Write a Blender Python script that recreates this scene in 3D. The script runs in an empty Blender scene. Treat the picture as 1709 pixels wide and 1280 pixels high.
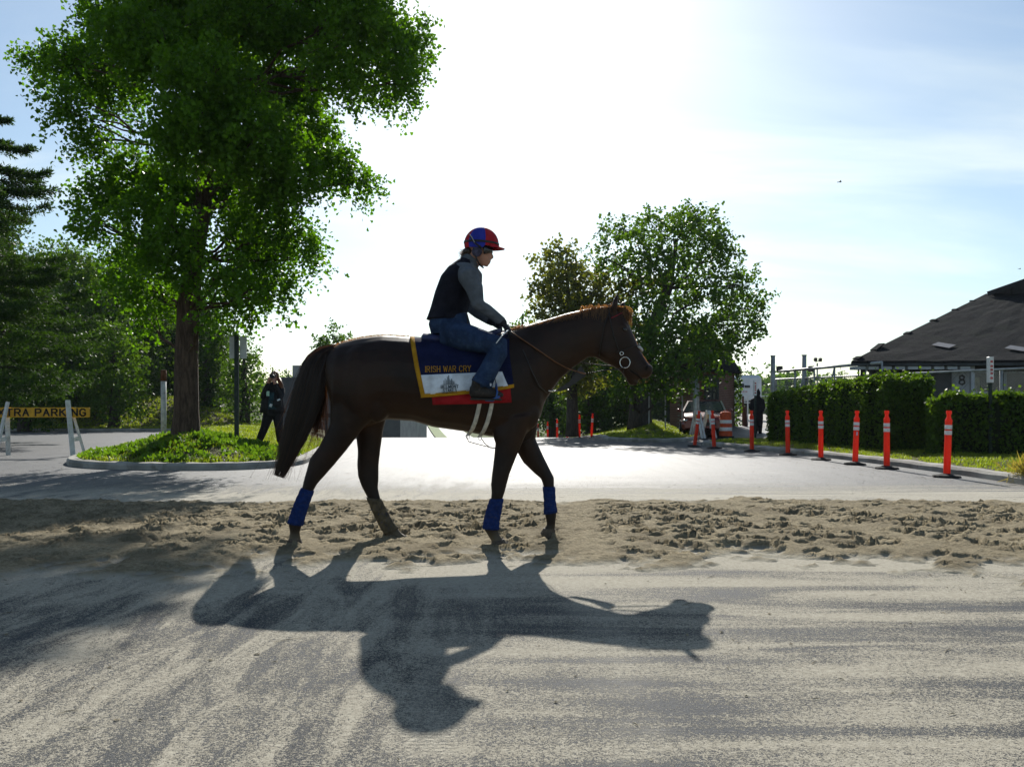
import bpy, math, random
import numpy as np
from mathutils import Vector, Matrix
R = math.radians
random.seed(7); rng = np.random.default_rng(11)
scene = bpy.context.scene
col = scene.collection

# ------------------------------------------------------------------ camera
FPX, CU, HV, CAMZ = 1400.0, 854.5, 685.0, 1.05       # focal length, centre column, horizon row of the 1709 px picture, eye height
cam_d = bpy.data.cameras.new('camera'); cam = bpy.data.objects.new('camera', cam_d); col.objects.link(cam)
cam.location = (0, 0, CAMZ); cam.rotation_euler = (R(90), 0, 0)
cam_d.sensor_fit = 'HORIZONTAL'; cam_d.sensor_width = 36.0; cam_d.lens = 36.0 * FPX / 1709
cam_d.shift_y = (HV - 640) / 1709.0
cam_d.clip_start = 0.05; cam_d.clip_end = 5000
scene.camera = cam

# ------------------------------------------------------------------ sky and sun
SUN_V = Vector((0.012, 1.0, 0.646)).normalized()      # towards the sun
SUN_EL = math.asin(SUN_V.z); SUN_AZ = math.atan2(SUN_V.x, SUN_V.y)
world = bpy.data.worlds.new('World'); scene.world = world; world.use_nodes = True
wt = world.node_tree; wt.nodes.clear()
def wn(t, **kw):
    n = wt.nodes.new(t)
    for k, v in kw.items(): setattr(n, k, v)
    return n
sky = wn('ShaderNodeTexSky', sky_type='NISHITA', sun_disc=False, sun_elevation=SUN_EL, sun_rotation=SUN_AZ)
sky.altitude = 0; sky.air_density = 1.0; sky.dust_density = 0.7; sky.ozone_density = 0.35
bg = wn('ShaderNodeBackground'); bg.inputs['Strength'].default_value = 0.076
wout = wn('ShaderNodeOutputWorld')
tc = wn('ShaderNodeTexCoord'); sep = wn('ShaderNodeSeparateXYZ'); wt.links.new(tc.outputs['Generated'], sep.inputs[0])
mz = wn('ShaderNodeMath', operation='MAXIMUM'); wt.links.new(sep.outputs[2], mz.inputs[0]); mz.inputs[1].default_value = 0.0
az = wn('ShaderNodeMath', operation='ADD'); wt.links.new(mz.outputs[0], az.inputs[0]); az.inputs[1].default_value = 0.22
dx = wn('ShaderNodeMath', operation='DIVIDE'); wt.links.new(sep.outputs[0], dx.inputs[0]); wt.links.new(az.outputs[0], dx.inputs[1])
dy = wn('ShaderNodeMath', operation='DIVIDE'); wt.links.new(sep.outputs[1], dy.inputs[0]); wt.links.new(az.outputs[0], dy.inputs[1])
cmb = wn('ShaderNodeCombineXYZ'); wt.links.new(dx.outputs[0], cmb.inputs[0]); wt.links.new(dy.outputs[0], cmb.inputs[1])
mp = wn('ShaderNodeMapping'); wt.links.new(cmb.outputs[0], mp.inputs[0])
mp.inputs['Rotation'].default_value = (0, 0, R(-14)); mp.inputs['Scale'].default_value = (0.55, 1.5, 1); mp.inputs['Location'].default_value = (3.4, 1.7, 0)
cn = wn('ShaderNodeTexNoise'); wt.links.new(mp.outputs[0], cn.inputs['Vector'])
cn.inputs['Scale'].default_value = 1.25; cn.inputs['Detail'].default_value = 7; cn.inputs['Roughness'].default_value = 0.56; cn.inputs['Distortion'].default_value = 0.5
cr = wn('ShaderNodeMapRange'); wt.links.new(cn.outputs['Fac'], cr.inputs[0]); cr.interpolation_type = 'SMOOTHSTEP'
cr.inputs[1].default_value = 0.42; cr.inputs[2].default_value = 0.78; cr.inputs[3].default_value = 0.0; cr.inputs[4].default_value = 0.85
# thin cloud: takes the light of the sky round it and whitens it
bw = wn('ShaderNodeRGBToBW'); wt.links.new(sky.outputs[0], bw.inputs[0])
gain = wn('ShaderNodeMath', operation='MULTIPLY_ADD'); wt.links.new(bw.outputs[0], gain.inputs[0]); gain.inputs[1].default_value = 1.0; gain.inputs[2].default_value = 3.0
mixc = wn('ShaderNodeMixRGB'); wt.links.new(cr.outputs[0], mixc.inputs[0]); wt.links.new(sky.outputs[0], mixc.inputs[1]); wt.links.new(gain.outputs[0], mixc.inputs[2])
tint = wn('ShaderNodeMixRGB', blend_type='MULTIPLY'); tint.inputs[0].default_value = 1.0; tint.inputs[2].default_value = (.88, 1.0, 1.05, 1); wt.links.new(mixc.outputs[0], tint.inputs[1]); wt.links.new(tint.outputs[0], bg.inputs['Color']); wt.links.new(bg.outputs[0], wout.inputs['Surface'])
sun_d = bpy.data.lights.new('sun', 'SUN'); sun_d.energy = 5.0; sun_d.angle = R(0.55); sun_d.color = (1.0, 0.955, 0.88)
sun = bpy.data.objects.new('sun', sun_d); col.objects.link(sun)
sun.rotation_euler = (-SUN_V).to_track_quat('-Z', 'Y').to_euler(); sun.location = (0, 30, 25)
scene.view_settings.view_transform = 'Standard'; scene.view_settings.look = 'None'
scene.view_settings.exposure = 0.55; scene.view_settings.gamma = 1.0; scene.view_settings.use_curve_mapping = False
scene.render.engine = 'CYCLES'
scene.cycles.use_denoising = True
scene.cycles.max_bounces = 7; scene.cycles.diffuse_bounces = 3; scene.cycles.glossy_bounces = 2; scene.cycles.transmission_bounces = 4
scene.cycles.transparent_max_bounces = 6; scene.cycles.volume_bounces = 0
scene.cycles.caustics_reflective = False; scene.cycles.caustics_refractive = False

# ------------------------------------------------------------------ helpers
def P(u, v, Y): return Vector(((u - CU) / FPX * Y, Y, CAMZ + (HV - v) / FPX * Y))
def sm(a, b, x):
    t = np.clip((np.asarray(x, float) - a) / (b - a), 0, 1); return t * t * (3 - 2 * t)
def tag(o, label=None, cat=None, group=None, kind=None):
    if label: o['label'] = label
    if cat: o['category'] = cat
    if group: o['group'] = group
    if kind: o['kind'] = kind
    return o
def empty(name, loc=(0, 0, 0), rz=0.0, label=None, cat=None, group=None):
    o = bpy.data.objects.new(name, None); col.objects.link(o); o.location = loc; o.rotation_euler = (0, 0, rz); o.empty_display_size = 0.1
    return tag(o, label, cat, group)
def mesh_np(name, V, F, mats=None, midx=None, smooth=False):
    """V (n,3) array, F (m,k) array of equal-sized faces or a list"""
    me = bpy.data.meshes.new(name)
    if isinstance(F, np.ndarray):
        n, m, k = len(V), len(F), F.shape[1]
        me.vertices.add(n); me.vertices.foreach_set('co', np.asarray(V, np.float32).ravel())
        me.loops.add(m * k); me.loops.foreach_set('vertex_index', F.astype(np.int32).ravel())
        me.polygons.add(m); me.polygons.foreach_set('loop_start', np.arange(0, m * k, k, dtype=np.int32))
        me.polygons.foreach_set('loop_total', np.full(m, k, np.int32))
    else:
        me.from_pydata([tuple(v) for v in V], [], F)
    for m_ in (mats or []): me.materials.append(m_)
    if midx is not None: me.polygons.foreach_set('material_index', np.asarray(midx, np.int32))
    me.update(calc_edges=True); me.validate()
    me.polygons.foreach_set('use_smooth', np.full(len(me.polygons), bool(smooth)))
    return me
def link(name, me, parent=None):
    o = bpy.data.objects.new(name, me); col.objects.link(o)
    if parent is not None: o.parent = parent
    return o
class MB:
    def __init__(s): s.v, s.f, s.m, s.cur = [], [], [], 0
    def add(s, vs, fs):
        b = len(s.v); s.v += [tuple(x) for x in vs]
        for f in fs: s.f.append([b + i for i in f]); s.m.append(s.cur)
        return s
    def box(s, c, d, rot=None, bev=0.0):
        c = Vector(c); hx, hy, hz = d[0] / 2, d[1] / 2, d[2] / 2
        M = rot if rot is not None else Matrix.Identity(3)
        if bev > 0:
            b = min(bev, hx * .9, hy * .9, hz * .9); pts = []; faces = []
            idx = {}
            for sx in (-1, 1):
                for sy in (-1, 1):
                    for sz in (-1, 1):
                        for ax in range(3):
                            q = [sx * hx, sy * hy, sz * hz]
                            for a2 in range(3):
                                if a2 != ax: q[a2] -= (sx, sy, sz)[a2] * b
                            idx[(sx, sy, sz, ax)] = len(pts); pts.append(c + M @ Vector(q))
            g = lambda sx, sy, sz, ax: idx[(sx, sy, sz, ax)]
            for t in (-1, 1):
                faces.append([g(t, -1, -1, 0), g(t, 1, -1, 0), g(t, 1, 1, 0), g(t, -1, 1, 0)][::t])
                faces.append([g(-1, t, -1, 1), g(-1, t, 1, 1), g(1, t, 1, 1), g(1, t, -1, 1)][::t])
                faces.append([g(-1, -1, t, 2), g(1, -1, t, 2), g(1, 1, t, 2), g(-1, 1, t, 2)][::t])
            for a in (-1, 1):
                for b2 in (-1, 1):
                    faces.append([g(a, b2, -1, 0), g(a, b2, 1, 0), g(a, b2, 1, 1), g(a, b2, -1, 1)][::(1 if a * b2 < 0 else -1)][::-1])
                    faces.append([g(a, -1, b2, 0), g(a, 1, b2, 0), g(a, 1, b2, 2), g(a, -1, b2, 2)][::(1 if a * b2 > 0 else -1)][::-1])
                    faces.append([g(-1, a, b2, 1), g(1, a, b2, 1), g(1, a, b2, 2), g(-1, a, b2, 2)][::(1 if a * b2 < 0 else -1)][::-1])
                    for c2 in (-1, 1):
                        faces.append([g(a, b2, c2, 0), g(a, b2, c2, 1), g(a, b2, c2, 2)])
            return s.add(pts, faces)
        pts = [c + M @ Vector((x, y, z)) for x in (-hx, hx) for y in (-hy, hy) for z in (-hz, hz)]
        return s.add(pts, [(0, 1, 3, 2), (4, 6, 7, 5), (0, 4, 5, 1), (2, 3, 7, 6), (0, 2, 6, 4), (1, 5, 7, 3)])
    def tube(s, pts, rad, seg=8, cap=True, flat=1.0):
        pts = [Vector(p) for p in pts]; n = len(pts)
        if not hasattr(rad, '__len__'): rad = [rad] * n
        rings = []; up = None
        for i in range(n):
            t = (pts[min(i + 1, n - 1)] - pts[max(i - 1, 0)]).normalized()
            if up is None:
                up = t.cross(Vector((0, 0, 1))) if abs(t.z) < .95 else t.cross(Vector((1, 0, 0)))
            up = (up - t * up.dot(t)); up = up.normalized() if up.length > 1e-6 else t.orthogonal().normalized()
            w = t.cross(up)
            rings.append([pts[i] + (up * math.cos(a) + w * math.sin(a) * flat) * rad[i] for a in [2 * math.pi * k / seg for k in range(seg)]])
        return s.rings(rings, cap)
    def rings(s, rings, cap=True):
        seg = len(rings[0]); vs = [p for r in rings for p in r]; fs = []
        for i in range(len(rings) - 1):
            for k in range(seg):
                k2 = (k + 1) % seg
                fs.append((i * seg + k, i * seg + k2, (i + 1) * seg + k2, (i + 1) * seg + k))
        if cap:
            fs.append(tuple(range(seg))[::-1]); fs.append(tuple((len(rings) - 1) * seg + k for k in range(seg)))
        return s.add(vs, fs)
    def bar(s, a, b, w, h):
        """square bar from a to b"""
        a, b = Vector(a), Vector(b); t = (b - a).normalized()
        x = t.cross(Vector((0, 0, 1))) if abs(t.z) < .98 else Vector((1, 0, 0)); x.normalize(); y = x.cross(t)
        M = Matrix((x, t, y)).transposed()
        return s.box((a + b) / 2, (w, (b - a).length, h), M)
    def lathe(s, prof, c=(0, 0, 0), seg=16, cap=True):
        return s.rings([[Vector((c[0] + r * math.cos(2 * math.pi * k / seg), c[1] + r * math.sin(2 * math.pi * k / seg), c[2] + z)) for k in range(seg)] for r, z in prof], cap)
    def ellipsoid(s, c, r, rot=None, nu=16, nv=10):
        M = rot if rot is not None else Matrix.Identity(3); c = Vector(c); rr = []
        for j in range(nv + 1):
            t = math.pi * (0.02 + 0.96 * j / nv) - math.pi / 2
            rr.append([c + M @ Vector((r[0] * math.cos(t) * math.cos(2 * math.pi * k / nu), r[1] * math.cos(t) * math.sin(2 * math.pi * k / nu), r[2] * math.sin(t))) for k in range(nu)])
        return s.rings(rr)
    def prism(s, poly, a, b):
        """poly: list of 2-D points; a(p), b(p) map to the two end faces"""
        n = len(poly); return s.add([a(p) for p in poly] + [b(p) for p in poly],
            [tuple(range(n))[::-1], tuple(range(n, 2 * n))] + [(i, (i + 1) % n, n + (i + 1) % n, n + i) for i in range(n)])
    def mesh(s, name, mats, origin=(0, 0, 0), smooth=False):
        o = Vector(origin)
        if not isinstance(mats, (list, tuple)): mats = [mats]
        me = mesh_np(name, [Vector(v) - o for v in s.v], s.f, mats, None, smooth)
        if len(me.polygons) == len(s.m): me.polygons.foreach_set('material_index', np.array(s.m, np.int32))
        return me
    def build(s, name, mats, parent=None, origin=None, smooth=False, kind=None, label=None):
        if origin is None: origin = parent.location if parent is not None and parent.parent is None else (parent.parent.location if parent is not None else (0, 0, 0))
        o = link(name, s.mesh(name, mats, origin, smooth), parent)
        if kind: o['kind'] = kind
        if label: o['label'] = label
        return o
def autosmooth(o, ang=40):
    """smooth faces, sharp where the angle is large"""
    import bmesh
    bm = bmesh.new(); bm.from_mesh(o.data)
    for f in bm.faces: f.smooth = True
    for e in bm.edges:
        e.smooth = not (len(e.link_faces) == 2 and e.calc_face_angle(0) > R(ang))
    bm.to_mesh(o.data); bm.free(); return o
def remeshed(me, voxel, smooth=4, factor=0.5):
    o = bpy.data.objects.new('tmp', me); col.objects.link(o)
    m = o.modifiers.new('r', 'REMESH'); m.mode = 'VOXEL'; m.voxel_size = voxel; m.use_smooth_shade = True
    if smooth:
        k = o.modifiers.new('s', 'SMOOTH'); k.iterations = smooth; k.factor = factor
    dg = bpy.context.evaluated_depsgraph_get(); dg.update()
    out = bpy.data.meshes.new_from_object(o.evaluated_get(dg))
    bpy.data.objects.remove(o)
    out.polygons.foreach_set('use_smooth', np.ones(len(out.polygons), bool))
    return out
def copy_tree(o, parent=None):
    c = o.copy(); col.objects.link(c); c.parent = parent
    for ch in list(o.children): copy_tree(ch, c)
    return c

# ------------------------------------------------------------------ materials
class NT:
    def __init__(s, name):
        s.m = bpy.data.materials.new(name); s.m.use_nodes = True; s.t = s.m.node_tree; s.t.nodes.clear()
        s.out = s.n('ShaderNodeOutputMaterial')
    def n(s, t, ins=None, **kw):
        nd = s.t.nodes.new(t)
        for k, v in kw.items(): setattr(nd, k, v)
        for k, v in (ins or {}).items(): s.set(nd.inputs[k], v)
        return nd
    def set(s, sock, v):
        if isinstance(v, bpy.types.NodeSocket): s.t.links.new(v, sock)
        elif isinstance(v, bpy.types.Node): s.t.links.new(v.outputs[0], sock)
        else:
            if hasattr(sock.default_value, '__len__') and len(sock.default_value) == 4 and hasattr(v, '__len__') and len(v) == 3: v = (*v, 1)
            sock.default_value = v
    def math(s, op, a, b=0.0, c=0.0, clamp=False): return s.n('ShaderNodeMath', {0: a, 1: b, 2: c}, operation=op, use_clamp=clamp).outputs[0]
    def mix(s, f, a, b, bt='MIX'): return s.n('ShaderNodeMixRGB', {0: f, 1: a, 2: b}, blend_type=bt).outputs[0]
    def pos(s): return s.n('ShaderNodeNewGeometry').outputs['Position']
    def obj(s): return s.n('ShaderNodeTexCoord').outputs['Object']
    def noise(s, vec, scale, detail=3, rough=.55, dist=0.0): return s.n('ShaderNodeTexNoise', {'Vector': vec, 'Scale': scale, 'Detail': detail, 'Roughness': rough, 'Distortion': dist}).outputs['Fac']
    def mapping(s, vec, scale=(1, 1, 1), rot=(0, 0, 0), loc=(0, 0, 0)): return s.n('ShaderNodeMapping', {'Vector': vec, 'Scale': scale, 'Rotation': rot, 'Location': loc}).outputs[0]
    def rng(s, v, a, b, c=0.0, d=1.0, smooth=True): return s.n('ShaderNodeMapRange', {0: v, 1: a, 2: b, 3: c, 4: d}, interpolation_type='SMOOTHSTEP' if smooth else 'LINEAR').outputs[0]
    def bump(s, h, strength=.3, dist=.01, normal=None):
        i = {'Height': h, 'Strength': strength, 'Distance': dist}
        if normal is not None: i['Normal'] = normal
        return s.n('ShaderNodeBump', i).outputs[0]
    def pbr(s, colr, rough=.6, normal=None, spec=.4, metal=0.0, **kw):
        i = {'Base Color': colr, 'Roughness': rough, 'Metallic': metal, 'Specular IOR Level': spec}
        if normal is not None: i['Normal'] = normal
        i.update(kw); b = s.n('ShaderNodeBsdfPrincipled', i); s.set(s.out.inputs['Surface'], b); return s.m
def M_plain(name, c, rough=.6, var=.25, scale=6.0, bump=.15, bscale=60, spec=.35, metal=0.0, dirt=None, dist=.004, fold=None, **kw):
    """a colour with uneven tone, worn roughness and a fine relief"""
    t = NT(name); p = t.obj(); n1 = t.noise(p, scale, 4, .6); n2 = t.noise(p, bscale, 3, .6)
    lo = tuple(x * (1 - var) for x in c); hi = tuple(min(1, x * (1 + var)) for x in c)
    colr = t.mix(t.rng(n1, .3, .7), lo, hi)
    if dirt: colr = t.mix(t.rng(t.noise(p, scale * 2.3, 5, .7), .52, .72, 0, .75), colr, dirt)
    rg = t.rng(n2, .2, .8, max(.05, rough - .1), min(1, rough + .12))
    nb = t.bump(n2, bump, dist) if bump else None
    if fold: nb = t.bump(t.noise(t.mapping(p, fold[2]), fold[0], 3, .5, 1.2), fold[1], .03, nb)
    return t.pbr(colr, rg, nb, spec, metal, **kw)
def M_leaf(name, c1, c2, trans=.45, rough=.55, big=.35, tcol=None, spec=.35):
    t = NT(name); g = t.n('ShaderNodeNewGeometry'); rnd = g.outputs['Random Per Island']
    n = t.noise(g.outputs['Position'], big, 3)
    f = t.math('MULTIPLY_ADD', rnd, .65, t.math('MULTIPLY', n, .5), clamp=True)
    colr = t.mix(f, c1, c2)
    d = t.n('ShaderNodeBsdfPrincipled', {'Base Color': colr, 'Roughness': rough, 'Specular IOR Level': spec})
    tr = t.n('ShaderNodeBsdfTranslucent', {'Color': t.mix(1.0, colr, tcol or (1.9, 1.75, .55), 'MULTIPLY')})
    t.set(t.out.inputs['Surface'], t.n('ShaderNodeMixShader', {0: trans, 1: d, 2: tr})); return t.m

# stroke lettering: every capital as poly-lines on a 4 x 6 field
GLY = {'A': [[(0, 0), (2, 6), (4, 0)], [(.8, 2.2), (3.2, 2.2)]], 'B': [[(0, 0), (0, 6), (2.6, 6), (3.6, 5.3), (3.6, 4), (2.6, 3.2), (0, 3.2)], [(2.6, 3.2), (3.9, 2.4), (3.9, .8), (2.8, 0), (0, 0)]],
    'C': [[(3.9, 4.8), (2.9, 6), (1.2, 6), (0, 4.6), (0, 1.4), (1.2, 0), (2.9, 0), (3.9, 1.2)]], 'E': [[(3.7, 6), (0, 6), (0, 0), (3.8, 0)], [(0, 3.1), (2.8, 3.1)]],
    'F': [[(3.7, 6), (0, 6), (0, 0)], [(0, 3.1), (2.8, 3.1)]], 'G': [[(3.9, 4.8), (2.9, 6), (1.2, 6), (0, 4.6), (0, 1.4), (1.2, 0), (2.9, 0), (3.9, 1), (3.9, 2.7), (2.3, 2.7)]],
    'H': [[(0, 0), (0, 6)], [(4, 0), (4, 6)], [(0, 3), (4, 3)]], 'I': [[(.6, 0), (.6, 6)]], 'K': [[(0, 0), (0, 6)], [(3.9, 6), (0, 2.6)], [(1.2, 3.6), (4, 0)]],
    'L': [[(0, 6), (0, 0), (3.6, 0)]], 'M': [[(0, 0), (0, 6), (2.2, 1.2), (4.4, 6), (4.4, 0)]], 'N': [[(0, 0), (0, 6), (4, 0), (4, 6)]],
    'O': [[(2, 6), (.6, 5.3), (0, 3), (.6, .7), (2, 0), (3.4, .7), (4, 3), (3.4, 5.3), (2, 6)]], 'P': [[(0, 0), (0, 6), (2.8, 6), (3.9, 5.2), (3.9, 3.6), (2.8, 2.8), (0, 2.8)]],
    'R': [[(0, 0), (0, 6), (2.8, 6), (3.8, 5.2), (3.8, 3.8), (2.8, 3), (0, 3)], [(2, 3), (4, 0)]], 'S': [[(3.8, 5), (2.8, 6), (1, 6), (.1, 5), (.4, 3.7), (3.4, 2.5), (3.9, 1.2), (3, 0), (1, 0), (0, 1.1)]],
    'T': [[(0, 6), (4, 6)], [(2, 6), (2, 0)]], 'V': [[(0, 6), (2, 0), (4, 6)]], 'W': [[(0, 6), (1.2, 0), (2.6, 5), (4, 0), (5.2, 6)]], 'X': [[(0, 0), (4, 6)], [(0, 6), (4, 0)]],
    'Y': [[(0, 6), (2, 3), (4, 6)], [(2, 3), (2, 0)]], '8': [[(2, 3.2), (.6, 3.8), (.4, 5.2), (2, 6), (3.6, 5.2), (3.4, 3.8), (2, 3.2), (.3, 2.4), (.1, .9), (2, 0), (3.9, .9), (3.7, 2.4), (2, 3.2)]]}
def glyph_quads(ch, th, serif=0.0):
    q = []
    for ln in GLY.get(ch, []):
        for (x0, y0), (x1, y1) in zip(ln[:-1], ln[1:]):
            L = math.hypot(x1 - x0, y1 - y0); tx, ty = (x1 - x0) / L, (y1 - y0) / L
            w = th * (.62 + .38 * abs(ty)) / 2 if serif else th / 2; e = w * .7
            ax, ay, bx, by = x0 - tx * e, y0 - ty * e, x1 + tx * e, y1 + ty * e
            q.append([(ax - ty * w, ay + tx * w), (bx - ty * w, by + tx * w), (bx + ty * w, by - tx * w), (ax + ty * w, ay - tx * w)])
        if serif and ch not in 'SCGO8':
            for (x, y) in (ln[0], ln[-1]):
                if y < .1 or y > 5.9: q.append([(x - serif, y - .22), (x + serif, y - .22), (x + serif, y + .22), (x - serif, y + .22)])
    return q
def text_quads(txt, th=.8, serif=0.0, gap=1.6):
    """list of per-letter lists of quads, and the total width"""
    x = 0; out = []
    for ch in txt:
        if ch == ' ': x += 3.2; continue
        qs = [[(a + x, b) for a, b in q] for q in glyph_quads(ch, th, serif)]; out.append(qs)
        x += max(a for ln in GLY[ch] for a, b in ln) + gap
    return out, x - gap
# ================================================================== the setting: ground, road, dirt, kerbs, grass
def road_z(y):
    y = np.asarray(y, float)
    z = np.where(y > 30, -0.0034 * (y - 30) ** 2 * 1.0, 0.0)
    z = np.where(y > 43, -0.575 - 0.06 * (y - 43), z)
    z = np.where(y > 56, -1.355 - 0.4 * sm(56, 64, y), z)
    return z + sm(66, 150, y) * 2.15
def xc(y): return -1.2 - np.maximum(0, np.asarray(y, float) - 30) * 0.14       # middle of the road beyond the crest
def gz(x, y):
    """level of the land without kerbs"""
    x, y = np.asarray(x, float), np.asarray(y, float)
    side = sm(6.5, 13, np.abs(x - xc(y)))
    z = road_z(y) * (1 - side)
    z = z + side * sm(42.5, 56, y) * sm(-9, -15, x) * 1.75              # bank on the left
    z = z + sm(29, 44, y) * sm(4.5, 9, x - 0.0) * sm(14, 9, x) * 0.7
    return z
def grid_mesh(name, xs, ys, zf, mat, smooth=True):
    X, Y = np.meshgrid(xs, ys); Z = zf(X, Y); nx, ny = len(xs), len(ys)
    V = np.stack([X, Y, Z], -1).reshape(-1, 3)
    i = (np.arange(ny - 1)[:, None] * nx + np.arange(nx - 1)[None, :]).ravel()
    F = np.stack([i, i + 1, i + nx + 1, i + nx], -1)
    return mesh_np(name, V, F, [mat], None, smooth)
def spaced(lo, hi, fine_lo, fine_hi, fine, growth=1.18):
    a = list(np.arange(fine_lo, fine_hi + 1e-6, fine)); s = fine; x = a[-1]
    while x < hi: s *= growth; x += s; a.append(min(x, hi))
    s = fine; x = fine_lo; b = []
    while x > lo: s *= growth; x -= s; b.append(max(x, lo))
    return np.array(b[::-1] + a)

# --- materials of the ground
def mat_ground():
    t = NT('meadow'); p = t.pos(); n = t.noise(p, .35, 4); n2 = t.noise(p, 9, 4, .65)
    c = t.mix(t.rng(n, .3, .7), (.045, .075, .016), (.10, .115, .035)); c = t.mix(t.rng(n2, .55, .75, 0, .6), c, (.14, .12, .07))
    return t.pbr(c, .9, t.bump(n2, .5, .05), .1)
def mat_road():
    t = NT('dusty_asphalt'); p = t.pos(); s = t.n('ShaderNodeSeparateXYZ', {0: p}); x, y = s.outputs[0], s.outputs[1]
    grain = t.noise(p, 210, 2, .7); grain2 = t.noise(p, 75, 3, .7); patch = t.noise(p, 1.3, 5, .62); big = t.noise(p, .35, 3)
    # wind rows of sand that lie across the road, tyre-swept rows along it
    wob = t.mapping(p, (.38, 2.9, 1), (0, 0, R(4))); rows = t.noise(wob, 1.25, 4, .55, .6)
    wob2 = t.mapping(p, (2.6, .55, 1), (0, 0, R(-30))); rows2 = t.noise(wob2, 1.9, 5, .65, .9)
    sel = t.rng(t.math('ADD', x, t.math('MULTIPLY', big, .8)), -.5, .9)
    rw = t.mix(sel, rows2, rows)
    near = t.rng(y, 12.5, 9.5)                                         # sand carried off the horse path lies near it
    thin = t.rng(t.math('ADD', y, t.math('MULTIPLY', patch, 8)), 24, 12)
    cov = t.math('MULTIPLY_ADD', rw, 2.3, t.math('MULTIPLY_ADD', patch, .7, t.math('MULTIPLY_ADD', grain2, .9, -1.95 + .56)))
    cov = t.math('MULTIPLY_ADD', t.rng(y, 4.2, 5.6), .35, cov)
    cov = t.math('MULTIPLY', cov, t.math('MULTIPLY_ADD', near, .64, t.math('MULTIPLY', thin, .36)))
    sand = t.rng(t.math('MULTIPLY_ADD', t.math('ADD', t.math('SUBTRACT', grain, .5), t.math('MULTIPLY', t.math('SUBTRACT', t.noise(p, 98, 3, .8), .5), 1.25)), 1.8, cov), .40, .60)
    asph = t.mix(t.rng(grain, .35, .7), (.034, .037, .042), (.115, .12, .125))
    asph = t.mix(t.rng(patch, .42, .7, 0, .4), asph, (.13, .128, .12))
    streak = t.noise(t.mapping(p, (1.6, .12, 1), (0, 0, R(9))), 2.2, 5, .6, .5)
    asph = t.mix(t.rng(streak, .5, .66, 0, .6), asph, (.035, .038, .044))
    crack = t.n('ShaderNodeTexVoronoi', {'Vector': t.mapping(p, (1, 1, 0)), 'Scale': .42, 'Randomness': 1.0}, feature='DISTANCE_TO_EDGE').outputs[0]
    asph = t.mix(t.math('MULTIPLY', t.rng(crack, .012, .002), t.rng(patch, .45, .6)), asph, (.028, .028, .03))
    sc = t.mix(t.rng(t.noise(p, 34, 4, .7), .3, .7), (.29, .266, .212), (.40, .37, .30))
    c = t.mix(sand, asph, sc)
    # tread of tyres in the dust
    tr = t.n('ShaderNodeTexWave', {'Vector': p, 'Scale': 11.5, 'Distortion': 2.2, 'Detail': 3, 'Detail Scale': 2.5}, bands_direction='Y').outputs['Fac']
    lane = t.math('ADD', t.rng(t.math('ABSOLUTE', t.math('SUBTRACT', x, .42)), .22, .05), t.rng(t.math('ABSOLUTE', t.math('SUBTRACT', x, -.28)), .18, .04))
    tread = t.math('MULTIPLY', t.math('MULTIPLY', t.math('MULTIPLY', tr, t.rng(patch, .4, .62)), lane), t.rng(y, 9, 5))
    c = t.mix(t.math('MULTIPLY', t.math('MULTIPLY', lane, t.rng(y, 12, 7)), t.rng(patch, .35, .65, .0, .4)), c, (.38, .355, .295))
    h = t.math('MULTIPLY_ADD', grain, .6, t.math('MULTIPLY_ADD', sand, .5, t.math('MULTIPLY_ADD', grain2, .9, t.math('MULTIPLY', tread, .38))))
    fade = t.rng(y, 30, 4, .12, 1)
    b = t.n('ShaderNodeBump', {'Height': h, 'Strength': t.math('MULTIPLY', fade, .75), 'Distance': .008}).outputs[0]
    return t.pbr(c, t.math('MULTIPLY_ADD', sand, .25, .64), b, t.rng(y, 5, 15, .06, .34))
def mat_dirt():
    t = NT('loose_sand'); p = t.pos(); s = t.n('ShaderNodeSeparateXYZ', {0: p})
    g = t.noise(p, 190, 3, .7); m = t.noise(p, 38, 4, .7); b = t.noise(p, 2.2, 4, .6)
    c = t.mix(t.rng(m, .3, .7), (.18, .148, .092), (.32, .272, .18)); c = t.mix(t.rng(b, .42, .66, 0, .6), c, (.15, .123, .078))
    c = t.mix(t.rng(g, .62, .74, 0, .6), c, (.10, .085, .06)); c = t.mix(t.rng(t.math('MULTIPLY_ADD', m, .02, s.outputs[2]), .040, .012), c, (.345, .322, .26))
    h = t.math('MULTIPLY_ADD', g, .35, m)
    return t.pbr(c, .95, t.bump(h, .9, .02), .08)
m_ground, m_road, m_dirt = mat_ground(), mat_road(), mat_dirt()
m_kerb = M_plain('kerb_concrete', (.27, .26, .235), .85, .3, 1.7, .5, 45, .2, dirt=(.12, .105, .08), dist=.01)
m_soil = M_plain('soil_and_turf', (.075, .072, .03), .95, .45, 2.0, .8, 22, .1, dirt=(.13, .105, .065), dist=.05)
m_gravel = M_plain('gravel', (.33, .31, .275), .9, .25, .5, .5, 30, .2, dist=.03)

xs = spaced(-900, 900, -30, 30, 1.5); ys = spaced(-60, 1500, -4, 90, 1.5)
tag(link('ground', grid_mesh('ground', xs, ys, lambda X, Y: gz(X, Y) - .07 - .05 * (Y < 30), m_ground)), kind='structure')
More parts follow.
